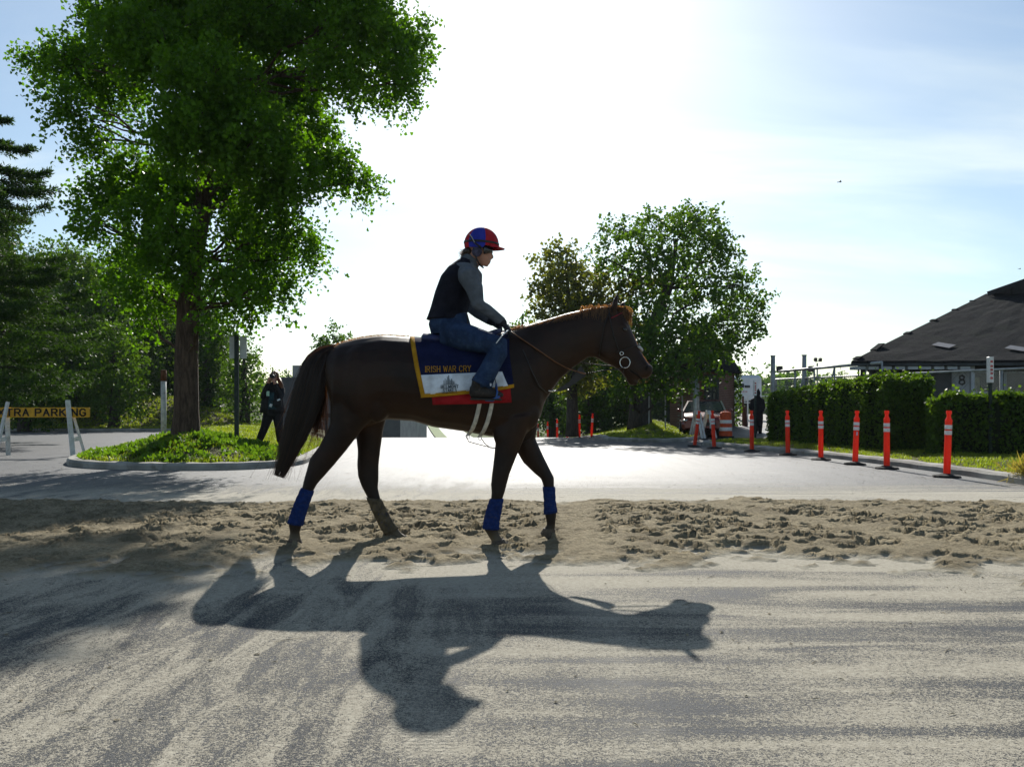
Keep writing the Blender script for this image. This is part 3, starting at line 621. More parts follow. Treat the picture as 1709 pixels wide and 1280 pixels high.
# short fuzz along the top line, catching the light
TOPL = [(552, 581), (572, 571), (605, 563), (640, 559.5), (683, 561.5)]; paths = []
for C_, n_, w_ in ((TOPL, 900, .10), ([(1043, 524), (1050, 543), (1060, 565), (1070, 587), (1079, 602), (1087, 614)], 260, .03)):
    for k in range(n_):
        a = curve_at(C_, rr.random()); L = rr.uniform(.004, .010); oy = rr.gauss(0, w_ * .4); p0 = P(a[0], a[1], DH_ + oy); p0.z -= oy * oy * 2.0 + .002; paths.append([p0, p0 + Vector((rr.uniform(-.8, .2) * L, rr.uniform(-.3, .3) * L, L * .8)), p0 + Vector((rr.uniform(-1.6, .1) * L, 0, L * 1.2))])
V, F = ribbons(paths, [.0011] * len(paths)); link('coat_fuzz', mesh_np('coat_fuzz', V, F, [m_mane]), horse)['kind'] = 'stuff'
# whiskers on the muzzle
paths = [[p0, p0 + Vector((rr.uniform(-.01, .02), rr.uniform(-.015, .015), rr.uniform(-.035, -.01)))] for p0 in [P(rr.uniform(1050, 1086), 636 - max(0, k_ - 1070) * 1.1, DH_ + rr.uniform(-.03, .03)) for k_ in [rr.uniform(1050, 1086) for _ in range(22)]]]
V, F = ribbons(paths, [.0005] * len(paths)); link('whiskers', mesh_np('whiskers', V, F, [m_mane]), horse)['kind'] = 'stuff'
# leg wraps: spiral of overlapping turns
def wrap(L, Y, i0, i1, m, grow=1.16):
    q = []
    for i in range(i0, i1):
        a, b = L[i], L[i + 1]
        for f in (0, .25, .5, .75):
            q.append([x + (y - x) * f for x, y in zip(a, b)])
    q.append(list(L[i1])); rs = []
    for k, (ua, va, ub, vb, w) in enumerate(q):
        g = grow + (.05 if k % 2 else -.01); cu, cv = (ua + ub) / 2, (va + vb) / 2
        rs.append(ring(cu + (ua - cu) * g, cv + (va - cv) * g, cu + (ub - cu) * g, cv + (vb - cv) * g, w * g + .002, Y, 18))
    return MB().rings(rs).build('leg_wrap', m, horse, smooth=True)
wrap(NHIND, NY, 7, 10, m_wrap); wrap(FHIND, FY, 7, 10, m_wrapd); wrap(NFORE, NY, 6, 9, m_wrap); wrap(FFORE, FY, 5, 7, m_wrap)
# bridle
def hx(u, v, off=.006, far=False):
    """point on the side of the head or neck"""
    best = .05
    for S in (HEAD, NECK):
        for a, b in zip(S[:-1], S[1:]):
            for f in (0, .25, .5, .75, 1):
                q = [x + (y - x) * f for x, y in zip(a, b)]; du, dv = q[0] - q[2], q[1] - q[3]; L2 = du * du + dv * dv; t = ((u - q[2]) * du + (v - q[3]) * dv) / L2
                px, py = q[2] + du * t, q[3] + dv * t
                if math.hypot(px - u, py - v) < 6 and 0 <= t <= 1: best = max(best, q[4] * math.sqrt(max(0, 1 - (2 * t - 1) ** 2)))
    return P(u, v, DH_ + (best + off) * (1 if far else -1))
def strap(mb, pts, r=.006, flat=.5): mb.tube(pts, r, 6, True, flat); return mb
bridle = MB()
for far in (False, True):
    strap(bridle, [hx(1016, 516, .006, far), hx(1019, 535, .006, far), hx(1024, 560, .006, far), hx(1031, 580, .006, far), hx(1037, 597, .006, far)], .007)
    strap(bridle, [hx(1017, 522, .006, far), hx(1008, 545, .006, far), hx(1003, 575, .006, far), hx(1000, 594, .004, far)], .0055)
    strap(bridle, [hx(1028, 588, .006, far), hx(1045, 583, .008, far), hx(1060, 577, .006, far), hx(1069, 575, .004, far)], .007)
    strap(bridle, [hx(1040, 612, .005, far), hx(1041, 622, .004, far), hx(1043, 632, .004, far)], .0045)
br = bridle.build('bridle', m_black, horse, smooth=True)
MB().tube([hx(1020, 531), hx(1029, 527), P(1040, 521, DH_ - .03), P(1042, 520, DH_ + .03)], .008, 6, True, .5).build('browband', M_plain('red_browband', (.25, .02, .03), .5, .2, 20, .2, 90), br, HO)
MB().tube([P(1065, 577, DH_ - .045), P(1070, 582, DH_ - .02), P(1071.5, 585, DH_ + .02), P(1068.5, 582, DH_ + .045)], .011, 8).build('noseband_fleece', M_plain('pale_fleece', (.42, .44, .46), .9, .3, 60, .6, 150), br, HO, True)
for far in (False, True):
    c = hx(1043, 605, .012, far); MB().tube([c + Vector((math.cos(a) * .039, -.004 * math.cos(a), math.sin(a) * .042)) for a in [2 * math.pi * k / 24 for k in range(25)]], .0042, 6, False).build('bit_ring', m_steel, br, HO, True)
c = hx(1037.5, 590, .012); MB().tube([c + Vector((math.cos(a) * .014, 0, math.sin(a) * .013)) for a in [2 * math.pi * k / 14 for k in range(15)]], .0035, 6, False).build('cheek_buckle', m_steel, br, HO, True)
NHAND, FHAND = P(848, 550, DH_ - .14), P(833, 544, DH_ + .06)
rn = MB(); strap(rn, [hx(1043, 613, .014), hx(1030, 616, .03), P(1013, 617, DH_ - .10), P(977, 624, DH_ - .11)], .010, .5).build('rein', m_black, br, HO, True)
rn = MB(); strap(rn, [P(977, 624, DH_ - .11), P(960, 619, DH_ - .125), hx(945, 614, .012), hx(925, 603, .012), hx(905, 589, .015), hx(880, 572, .02), P(862, 560, DH_ - .155), NHAND], .0125, .4).build('rein', m_tan, br, HO, True)
rn = MB(); strap(rn, [hx(1043, 612, .014, True), P(1025, 611, DH_ + .09), P(1000, 609, DH_ + .10), P(970, 605, DH_ + .11), P(935, 583, DH_ + .15), P(900, 560, DH_ + .17), P(862, 545, DH_ + .15), FHAND], .010, .5).build('rein', m_black, br, HO, True)
mb = MB(); mb.prism([(927, 652), (936, 646), (950, 637), (966, 614), (969, 610), (978, 623), (977, 628), (955, 643), (936, 653)], lambda q: P(q[0], q[1], DH_ - .012), lambda q: P(q[0], q[1], DH_ + .012))
mb.build('martingale', m_black, br, HO); MB().tube([P(915, 652, DH_ - .06), P(922, 653, DH_ - .03), P(930, 652, DH_)], .006, 6).build('martingale_snap', m_steel, br, HO, True)
MB().tube([hx(858, 556, .01), hx(873, 585, .03), P(888, 620, DH_ - .20), P(900, 645, DH_ - .17), P(913, 656, DH_ - .06), P(916, 660, DH_)], .006, 6, True, .5).build('neck_strap', m_black, br, HO, True)
MB().tube([P(915, 660, DH_), P(909, 690, DH_ - .02), P(896, 716, DH_), P(884, 733, DH_), P(870, 740, DH_)], .006, 6, True, .5).build('breast_strap', m_black, br, HO, True)

# ------------------------------------------------------------------ saddle cloths, saddle
TM = [((P(a, b, DH_).x + P(c, d, DH_).x) / 2, P(a, b, DH_).z, P(c, d, DH_).z, w) for a, b, c, d, w in TR]
def trunk(x):
    k = max(0, min(len(TM) - 2, sum(1 for q in TM if q[0] <= x) - 1)); f = min(1, max(0, (x - TM[k][0]) / (TM[k + 1][0] - TM[k][0]))); return [a + (b - a) * f for a, b in zip(TM[k][1:], TM[k + 1][1:])]
def side(u, v, off):
    """point of the picture on the near flank; cloth hangs straight below the widest part"""
    Y = DH_ - .28
    for _ in range(6):
        p = P(u, v, Y); zt, zb, w = trunk(p.x); zc, hz = (zt + zb) / 2, (zt - zb) / 2; q = (p.z - zc) / hz
        hw = w if q < 0 else w * max(0.0, 1 - max(0, q) ** 2.1) ** .5
        Y = DH_ - hw - off if q < 1 else DH_
    return P(u, v, Y)
def cloth_piece(uL, uR, vT, vB, off, nu=22, nv=14, both=True, wav=.004, seed=0, thick=.004, sides=(False, True)):
    """uL(t), uR(t): edges; vT(u), vB(u): rows"""
    mb = MB()
    for mir in sides:
        g = []
        for j in range(nv + 1):
            t = (j / nv) ** 1.25; row = []
            for i in range(nu + 1):
                s = i / nu; u = uL(t) + (uR(t) - uL(t)) * s; v = vT(u) + (vB(u) - vT(u)) * t
                p = side(u, v, off + wav * (math.sin(u * .21 + seed) * .6 + math.sin(u * .11 + v * .16 + seed * 2)) * t)
                if mir: p = Vector((p.x, 2 * DH_ - p.y, p.z))
                row.append(p)
            g.append(row)
        vs = [p for r_ in g for p in r_]; back = [p + Vector((0, thick * (-1 if mir else 1), 0)) for p in vs]; n = nu + 1; N = len(vs); fs = []
        for j in range(nv):
            for i in range(nu):
                a = j * n + i; f = (a, a + n, a + n + 1, a + 1); fs.append(f if not mir else f[::-1])
        rim = [i for i in range(n)] + [j * n + nu for j in range(1, nv + 1)] + [nv * n + i for i in range(nu - 1, -1, -1)] + [j * n for j in range(nv - 1, 0, -1)]
        for a, b in zip(rim, rim[1:] + rim[:1]): fs.append((a, b, N + b, N + a))
        mb.add(vs + back, fs)
    return mb
def lerp(C, x):
    for (a, b), (c, d) in zip(C[:-1], C[1:]):
        if x <= c: return b + (d - b) * (x - a) / (c - a)
    return C[-1][1]
vtop = lambda u: lerp([(680, 561), (720, 564), (765, 565), (805, 560), (840, 551), (862, 547)], u)
UL = lambda t: lerp([(0, 684), (.15, 686), (.5, 692), (1, 703)], t); UR = lambda t: lerp([(0, 850), (.4, 850), (1, 858)], t)
VB = lambda u: lerp([(690, 665), (703, 664), (745, 661), (785, 657), (830, 652), (858, 647)], u)
M_cloth = lambda n, c, **k: M_plain(n, c, .92, .22, 9, .4, 210, .08, fold=(7, .35, (1, 1, 2.2)), **k)
m_navy, m_gold, m_white, m_red = M_cloth('navy_cloth', (.010, .013, .045)), M_cloth('gold_binding', (.40, .20, .015)), M_cloth('white_cloth', (.62, .66, .72)), M_cloth('red_cloth', (.30, .016, .02))
sc = empty('saddle_cloth', P(775, 620, DH_), 0, 'navy saddle cloth with gold binding and white lettered panel under the rider', 'saddle cloth'); SO = sc.location.copy()
ul = lambda a: (lambda t: UL(t) + a); full = cloth_piece(UL, UR, vtop, VB, .020, 26, 18).build('cloth', m_navy, sc, SO, True)
vp = lambda u: lerp([(700, 626), (780, 622.5), (860, 619)], u); ulv = lambda v: lerp([(560, 684), (578, 686.5), (612, 692), (664, 703)], v)
for sds in ((False,), (True,)):
    cloth_piece(lambda t: ulv(lerp([(0, 626), (1, 660)], t)) + 3, lambda t: lerp([(0, 838), (1, 848)], t), vp, lambda u: VB(u) - 5, .0255, 20, 8, sides=sds).build('panel', m_white, sc, SO, True)
    cloth_piece(UL, lambda t: UL(t) + 7.5, vtop, VB, .0275, 2, 22, sides=sds).build('binding', m_gold, sc, SO, True)
    cloth_piece(lambda t: 703 - 1 * t, lambda t: 858, lambda u: VB(u) - 6.2, VB, .0285, 26, 2, sides=sds).build('binding', m_gold, sc, SO, True)
def flat_marks(name, quads, place, mat, parent, label=None, off=.030):
    mb = MB()
    for q in quads:
        n = 4
        vs = [side(*place(x, y), off) for x, y in q]; mb.add(vs, [(0, 1, 2, 3)])
    return mb.build(name, mat, parent, SO, label=label)
L1, w1 = text_quads('IRISH WAR CRY', .95, .75, 1.9)
for qs in L1: flat_marks('letter', qs, lambda x, y: (709.5 + x / w1 * 76, 620.8 - x / w1 * 1.2 - y / 6 * 9.2), m_gold, sc)
m_ink = M_cloth('emblem_ink', (.006, .028, .04))
L2, w2 = text_quads('BELMONT', 1.3, .8, 2.1)
for qs in L2: flat_marks('letter', qs, lambda x, y: (736 + x / w2 * 29, 648 - x / w2 * .6 - y / 6 * 4.9), m_ink, sc)
L3, w3 = text_quads('STAKES', 1.3, .8, 2.1)
for qs in L3: flat_marks('letter', qs, lambda x, y: (739.5 + x / w3 * 22.5, 654 - x / w3 * .5 - y / 6 * 4.7), m_ink, sc)
L4, w4 = text_quads('RACING FESTIVAL', 1.3, 0, 2.2)
for qs in L4: flat_marks('letter', qs, lambda x, y: (738 + x / w4 * 26, 657.0 - x / w4 * .4 - y / 6 * 1.5), m_ink, sc)
em = [[(740.5 + x, 641.2), (740.5 + x + w * .8, 641.2), (740.5 + x + w * .8, 641.2 - h), (740.5 + x, 641.2 - h - 1)] for x, w, h in ((0, .9, 6), (2, 1, 9), (4.4, .9, 7), (5.7, 1.1, 12), (7.7, 1.6, 14.5), (9.7, .9, 8), (11.2, .9, 6), (12.8, 1.5, 8.5), (15, .8, 5.5), (16.6, 1.2, 4.2))] + [[(738.5, 641.9), (763, 641.6), (763, 641.1), (738.5, 641.4)]]
flat_marks('skyline_emblem', em, lambda x, y: (x, y), m_ink, sc)
rc = empty('saddle_pad', P(790, 650, DH_), 0, 'red pad showing below the navy saddle cloth', 'saddle pad')
cloth_piece(lambda t: 712 + 10 * t, lambda t: 843 + 11 * t, lambda u: vtop(u) + 2, lambda u: lerp([(700, 676), (780, 674.5), (860, 671.5)], u), .010, 20, 14).build('pad', m_red, rc, rc.location.copy(), True)
sd = empty('saddle', P(765, 562, DH_), 0, 'small dark blue exercise saddle under the rider with pale girth straps', 'saddle'); SA = sd.location.copy()
m_sad = M_plain('saddle_blue', (.016, .022, .075), .55, .3, 14, .3, 120, .35)
mb = MB(); mb.rings([ring(u, vt, u, vt + 16 + 4 * abs(u - 765) / 40, w, DH_, 18) for u, vt, w in ((704, 560, .07), (708, 556, .12), (722, 557, .16), (745, 561, .17), (780, 561, .15), (810, 555, .12), (828, 549, .09), (836, 549, .05))]); mb.build('seat', m_sad, sd, SA, True)
m_webb = M_plain('girth_webbing', (.50, .48, .43), .9, .2, 20, .5, 160, .1, dirt=(.3, .27, .22))
def girth(pts, half=3.5):
    mb = MB(); vs = []; fs = []
    for k, (u, v) in enumerate(pts):
        for d in (-half * (1 if k < len(pts) - 1 else .7), half * (1 if k < len(pts) - 1 else .7)):
            p = P(u + d, v, DH_ - .2); zt, zb, w = trunk(p.x); zc, hz = (zt + zb) / 2, (zt - zb) / 2; q = max(-1, min(1, (p.z - zc) / hz)); Y = DH_ - w * max(.0, 1 - q * q) ** .46 - .014
            p = P(u + d, v, Y); vs += [p, p + Vector((0, .006, .004))]
        if k: b = 4 * k; fs += [(b - 4, b - 2, b + 2, b), (b - 3, b + 1, b + 3, b - 1), (b - 4, b, b + 1, b - 3), (b - 2, b - 1, b + 3, b + 2)]
    mb.add(vs, fs); return mb.build('girth', m_webb, sd, SA, True)
girth([(801, 664), (800, 675), (797, 690), (793, 705), (788, 717), (783, 724), (779, 728)]); girth([(822, 664), (820, 678), (817, 692), (813, 706), (808, 718), (803, 726), (799, 730)])
for u, v in ((781, 729), (801, 731)):
    c = P(u, v, DH_ - .10); MB().tube([c + Vector((math.cos(a) * .014, 0, math.sin(a) * .016)) for a in [2 * math.pi * k / 10 for k in range(11)]], .003, 5, False).build('girth_buckle', m_steel, sd, SA, True)
MB().tube([P(779, 729, DH_ - .10), P(782, 737, DH_ - .09), P(800, 742, DH_ - .07), P(816, 746, DH_ - .05), P(827, 748, DH_ - .04)], .004, 5).build('hanging_strap', m_black, sd, SA, True)
MB().tube([P(803, 731, DH_ - .09), P(809, 740, DH_ - .07), P(818, 747, DH_ - .05), P(827, 748, DH_ - .04)], .004, 5).build('hanging_strap', m_black, sd, SA, True)
# ================================================================== people
def label_faces(me, caps, off=Vector((0, 0, 0))):
    """material index per face: the capsule (mat, a, b, ra, rb) whose surface lies nearest"""
    n = len(me.polygons); C = np.empty(n * 3, np.float32); me.polygons.foreach_get('center', C); C = C.reshape(-1, 3) + np.array(off)
    best = np.full(n, 1e9); idx = np.zeros(n, np.int32)
    for m, a, b, ra, rb in caps:
        a, b = np.array(a), np.array(b); e = b - a; t = np.clip(((C - a) @ e) / (e @ e + 1e-9), 0, 1); d = np.linalg.norm(C - a - t[:, None] * e, axis=1) - (ra + (rb - ra) * t)
        k = d < best; best[k] = d[k]; idx[k] = m
    me.polygons.foreach_set('material_index', idx); return me
def hand(mb, wrist, direction, palm_n, s=1.0, curl=1.0, thumb_side=1):
    """palm and five separate bent fingers closing towards palm_n"""
    d = Vector(direction).normalized(); nrm = Vector(palm_n); nrm = (nrm - d * nrm.dot(d)).normalized(); sdv = d.cross(nrm) * thumb_side
    pc = Vector(wrist) + d * .05 * s; M = Matrix((sdv, d, nrm)).transposed()
    mb.ellipsoid(pc, (.042 * s, .055 * s, .019 * s), M)
    for k, (o, L) in enumerate(((.030, .072), (.010, .080), (-.011, .074), (-.031, .058))):
        p = pc + d * .040 * s + sdv * o * s; pts = [p - d * .02 * s]; a = .15
        for seg in range(4):
            pts.append(p.copy()); a += .62 * curl; p = p + (d * math.cos(a) + nrm * math.sin(a)) * L * s * .36
        mb.tube(pts, [.0105 * s, .0105 * s, .0098 * s, .0092 * s, .008 * s], 8)
    b = pc + sdv * .034 * s - d * .022 * s
    mb.tube([b, b + sdv * .022 * s + d * .016 * s + nrm * .012 * s, b + sdv * .026 * s + d * .038 * s + nrm * .028 * s, b + sdv * .014 * s + d * .056 * s + nrm * .040 * s], [.013 * s, .0115 * s, .0105 * s, .008 * s], 8)
m_skin = M_plain('skin', (.42, .21, .145), .5, .12, 20, .1, 150, .35, **{'Subsurface Weight': .12, 'Subsurface Radius': (.02, .008, .004)})
m_denim = M_plain('denim', (.022, .040, .085), .9, .35, 9, .4, 260, .1, dirt=(.045, .078, .13), fold=(11, .55, (1.6, 1, .8)))
m_grey = M_plain('grey_jersey', (.105, .115, .13), .92, .18, 12, .3, 220, .08, fold=(13, .5, (1, 1, 1.6))); m_glove = M_plain('black_glove', (.012, .012, .014), .7, .3, 20, .3, 160, .3)
m_vest = M_plain('black_vest', (.010, .010, .016), .8, .3, 12, .35, 120, .12, fold=(9, .5, (1, 1, 2.2))); m_boot = M_plain('dusty_boot', (.022, .018, .016), .65, .4, 14, .3, 110, .3, dirt=(.075, .06, .045))
RO = P(760, 560, DH_)
rider = empty('person', RO, 0, 'rider in black vest and jeans wearing a red and blue helmet on the horse', 'person')
def Q(u, v, off): return P(u, v, DH_ + off)
mb = MB(); caps = []
TOR = [(778, 556, 720, 560, .165), (786, 543, 715, 541, .175), (780, 522, 722, 519, .148), (785, 497, 728, 489, .155), (796, 472, 739, 463, .172), (797, 454, 756, 442, .165), (795, 442, 772, 432, .09)]
mb.rings([ring(*q, DH_, 22) for q in TOR]); mb.rings([ring(*q, DH_, 14) for q in ((798, 448, 772, 432, .062), (802, 436, 779, 424, .052), (806, 424, 784, 410, .052))])
mb.rings([ring(*q, DH_, 18) for q in ((811, 444.5, 800, 443, .022), (816, 441, 793, 436, .042), (818.5, 434, 786, 426, .060), (819.5, 424, 781, 416, .070), (819.5, 410, 779, 405, .074), (816, 396, 780, 394, .070), (806, 386, 788, 387, .05))])
mb.tube([Q(818, 421, 0), Q(821, 427, 0), Q(822.5, 430.5, 0), Q(819, 432, 0)], [.010, .012, .011, .008], 8); mb.ellipsoid(Q(817, 436.5, 0), (.012, .022, .008)); mb.ellipsoid(Q(816, 439.5, 0), (.011, .02, .007)); mb.ellipsoid(Q(812, 443, 0), (.016, .02, .012))
caps += [(0, Q(795, 438, 0), Q(804, 428, 0), .055, .06), (0, Q(804, 428, 0), Q(805, 400, 0), .09, .09), (1, Q(750, 530, 0), Q(770, 462, 0), .16, .18), (2, Q(748, 548, 0), Q(752, 538, 0), .20, .18)]
for s in (-1, 1):
    sh, el, wr = (Q(782, 461, -.185), Q(798, 508, -.235), Q(837, 536, -.165)) if s < 0 else (Q(788, 461, .185), Q(788, 517, .22), Q(817, 535, .10))
    hd = (NHAND if s < 0 else FHAND)
    mb.tube([sh + Vector((-.02, .05 * -s, .035)), sh, sh.lerp(el, .45) + Vector((.012, 0, .0)), el, el.lerp(wr, .35) + Vector((0, 0, .004)), wr, wr.lerp(hd, .4)], [.07, .084, .068, .050, .047, .036, .031], 16)
    hand(mb, wr.lerp(hd, .15), (hd - wr), Vector((-.6, .35 * -s, -.75)), 1.12, 1.15, -s)
    caps += [(1, sh, el, .085, .06), (1, el, wr, .06, .04), (3, wr.lerp(hd, .3), wr.lerp(hd, 1.9), .05, .05)]
    hp, kn, an = Q(748, 556, s * .11), Q(836, 579, s * .355), Q(804, 640, s * .365)
    mb.tube([hp + Vector((-.06, 0, .0)), hp, hp.lerp(kn, .35) + Vector((0, s * .03, -.0)), hp.lerp(kn, .7) + Vector((0, s * .02, .004)), kn, kn.lerp(an, .12), kn.lerp(an, .35), kn.lerp(an, .7), kn.lerp(an, .96)], [.10, .118, .105, .085, .071, .073, .070, .072, .077], 18)
    caps += [(2, hp, kn, .11, .075), (2, kn, an, .075, .08)]
    mb.tube([an.lerp(kn, .15), an, an + Vector((.0, 0, -.03))], [.045, .05, .045], 12); caps.append((4, an + Vector((0, 0, -.02)), an + Vector((0, 0, -.06)), .03, .05))
me = remeshed(mb.mesh('body', m_skin, RO), .0078, 3, .45); me.materials.clear()
for m in (m_skin, m_grey, m_denim, m_glove, m_boot): me.materials.append(m)
link('body', label_faces(me, caps, RO), rider)
# hem rings of the jeans, back pocket and belt
for s in (-1, 1):
    kn, an = Q(836, 579, s * .355), Q(804, 640, s * .365); t = (an - kn).normalized()
    MB().tube([kn.lerp(an, .9), kn.lerp(an, 1.0), an + t * .012], [.0775, .081, .079], 18).build('jeans_hem', m_denim, rider, RO, True)
    # boot: ankle, heel, sole, toe
    Y = DH_ + s * .37; b = MB(); b.rings([ring(*q, Y, 16) for q in ((784, 646, 783, 657, .018), (788, 642, 786, 664, .034), (800, 636, 795, 666, .040), (812, 641, 808, 666, .038), (824, 648, 820, 665, .038), (834, 653, 832, 664, .034), (840.5, 657, 839.5, 662.5, .020))])
    b.rings([ring(806, 628, 789, 628, .045, Y, 16), ring(808, 646, 786, 646, .045, Y, 16)]); me = remeshed(b.mesh('boot', m_boot, RO), .007, 3); me.materials.clear(); me.materials.append(m_boot); bt = link('boot', me, rider)
    MB().box(Q(811, 666.5, s * .37), (.235, .072, .014), Matrix.Rotation(R(1), 3, 'Y'), .005).build('sole', M_plain('boot_sole', (.03, .027, .022), .8), bt, RO)
    # stirrup belongs to the saddle
    st = MB(); st.tube([Q(811, 667.5, s * .33), Q(822, 668, s * .37), Q(833, 662, s * .41)], [.016, .018, .014], 8, True, .6)
    st.tube([Q(822, 667, s * .315), Q(826, 655, s * .312), Q(828, 640, s * .325), Q(830, 655, s * .425), Q(828, 664, s * .425)], .006, 6); stp = st.build('stirrup', M_plain('stirrup_blue', (.03, .09, .30), .5), sd, SA, True)
    MB().tube([Q(828, 640, s * .325), Q(818, 600, s * .34), Q(800, 560, s * .2)], .008, 6, True, .4).build('stirrup_leather', m_black, stp, SA, True)
MB().box(Q(819, 642, -.445), (.012, .004, .02)).build('hem_tag', m_white, rider, RO)
# padded vest: shell a little outside the torso with a flared hem
mb = MB(); VS = [(779, 536, 711, 534, .178), (779, 528, 714, 527, .168), (782, 516, 719, 512, .164), (787, 497, 726, 487, .172), (794, 474, 736, 461, .186), (796, 458, 748, 446, .165), (795, 446, 763, 435, .125), (794, 441, 771, 430, .085)]
mb.rings([ring(*q, DH_, 26) for q in VS]); me = remeshed(mb.mesh('vest', m_vest, RO), .009, 3); me.materials.clear(); me.materials.append(m_vest); vest = link('vest', me, rider)
MB().tube([Q(779, 534 - 10, -.10), Q(781, 534, -.10), Q(780, 541, -.10)], .006, 6).build('vest_strap', m_black, vest, RO)
# helmet
hc = Q(803.5, 408, 0); PX = DH_ / FPX; tilt = Matrix.Rotation(R(4), 3, 'Y')
def helm(a, e, g=1.0): return hc + tilt @ Vector((29 * PX * g * math.cos(e) * math.cos(a), .108 * g * math.cos(e) * math.sin(a), 28.5 * PX * g * math.sin(e) ))
mb = MB(); nu, nv = 48, 14; vs = []; fs = []; mi = []
for j in range(nv + 1):
    e = -.32 + (math.pi / 2 + .32) * j / nv
    for k in range(nu):
        a = 2 * math.pi * k / nu; ee = e if math.cos(a) < .2 else max(e, -.18 if math.cos(a) < .7 else -.10); vs.append(helm(a, ee, 1.0 if e > 0 else 1.0 - .05 * -e))
        if j: 
            k2 = (k + 1) % nu; b = (j - 1) * nu; ph = (math.degrees(a + math.pi / nu) + 90) % 180; fs.append((b + k, b + k2, b + nu + k2, b + nu + k)); mi.append(1 if ph < 15 or ph > 132 else 0)
mb.add(vs, fs); mb.m = mi
m_hred, m_hblue = M_plain('helmet_red', (.36, .012, .022), .75, .15, 20, .3, 200, .25), M_plain('helmet_blue', (.02, .03, .30), .75, .15, 20, .3, 200, .25)
helmet = mb.build('helmet', [m_hred, m_hblue], rider, RO, True)
mb = MB(); mb.rings([[helm(2 * math.pi * k / 40, e, g) for k in range(40)] for e, g in ((-.02, 1.005), (-.02, 1.025), (.10, 1.03), (.10, 1.005))], False); mb.build('helmet_band', m_black, helmet, RO, True)
mb = MB(); pk = []
for a in np.linspace(-1.05, 1.05, 13):
    i = helm(a, -.06, .97); o = helm(a, -.10, 1.0); out = Vector((math.cos(a) * (.045 * math.cos(a) ** 2 + .004), 0, -.012)); pk.append((i, o + out))
vs = [p for q in pk for p in q] + [p + Vector((0, 0, -.006)) for q in pk for p in q]; n = len(vs) // 2
fs = [(2 * k, 2 * k + 1, 2 * k + 3, 2 * k + 2) for k in range(12)] + [(n + 2 * k, n + 2 * k + 2, n + 2 * k + 3, n + 2 * k + 1) for k in range(12)] + [(2 * k + 1, n + 2 * k + 1, n + 2 * k + 3, 2 * k + 3) for k in range(12)]
mb.add(vs, fs); mb.build('peak', m_hred, helmet, RO)
MB().tube([Q(783.5, 391, -.112), Q(788, 397, -.118), Q(792, 405, -.113)], .007, 6, True, .5).build('goggle_strap_clip', M_plain('strap_grey', (.35, .35, .36), .6), helmet, RO)
MB().tube([helm(R(150), .30, 1.01), Q(785, 394, -.112), Q(792, 405, -.115), Q(800, 411, -.108), Q(812, 415, -.072)], .008, 6, True, .4).build('goggle_strap', m_black, helmet, RO, True)
m_pad = M_plain('ear_pad', (.055, .05, .085), .8, .5, 40)
for s in (-1, 1): MB().ellipsoid(Q(796, 420, s * .082), (.040, .018, .042), nu=14, nv=8).build('ear_pad', m_pad, helmet, RO, True)
MB().tube([Q(790, 415, -.085), Q(795, 431, -.083), Q(801, 443, -.045), Q(806, 446.5, 0), Q(801, 443, .045), Q(795, 431, .083), Q(790, 415, .085)], .011, 8, True, .6).build('chin_strap', m_black, helmet, RO, True)
mb = MB(); rs = []
for a in np.linspace(-1.45, 1.45, 15):
    cx = Q(806, 419.5, 0); p = lambda g, z: cx + Vector((.0675 * g * math.cos(a) + .0, .082 * g * math.sin(a), z)); rs.append([p(1.0, -.028 + .010 * math.cos(a * 2)), p(1.13, -.022 + .008 * math.cos(a * 2)), p(1.16, 0), p(1.13, .024), p(1.0, .03)])
mb.rings(rs); mb.build('goggles', M_plain('goggle_lens', (.012, .013, .018), .12, .1, 10, 0, 50, .6), helmet, RO, True)
# hair tied low at the nape, collar
mb = MB(); mb.ellipsoid(Q(781, 421, 0), (.045, .065, .035)); mb.ellipsoid(Q(774, 426, 0), (.022, .028, .028)); hr = mb.build('hair', hairmat('dark_hair', (.02, .012, .008), (.05, .03, .018), .2), rider, RO, True)
V = []; F = []
for k in range(140):
    p = Q(rr.uniform(771, 784), rr.uniform(416, 427), rr.uniform(-.05, .05)); d = Vector((rr.uniform(-.05, .0), rr.uniform(-.02, .02), rr.uniform(-.05, .012))); b = len(V); w = Vector((0, .001, .0012))
    V += [tuple(p - w - RO), tuple(p + w - RO), tuple(p + d * .6 + Vector((0, 0, .006)) + w - RO), tuple(p + d * .6 + Vector((0, 0, .006)) - w - RO), tuple(p + d - RO)]; F += [(b, b + 1, b + 2), (b, b + 2, b + 3), (b + 3, b + 2, b + 4)]
link('loose_hair', mesh_np('loose_hair', np.array(V), np.array(F), [m_mane]), hr)
mb = MB(); mb.rings([ring(*q, DH_, 18) for q in ((797, 446, 768, 430, .072), (800, 438, 775, 422, .062))], False); mb.build('collar', m_grey, rider, RO, True)
wh = tag(MB().tube([NHAND + Vector((-.0, -.055, -.01)), Q(838, 560, -.44), Q(828, 573, -.455)], [.005, .0045, .004], 6).build('riding_whip', M_plain('pale_whip', (.7, .7, .68), .5, .1), None, (0, 0, 0)), "short pale riding whip held in the rider's near gloved hand", 'whip')

# --- standing figures
def person_base(name, foot, label, H=1.68):
    return empty(name, foot, 0, label, 'person')
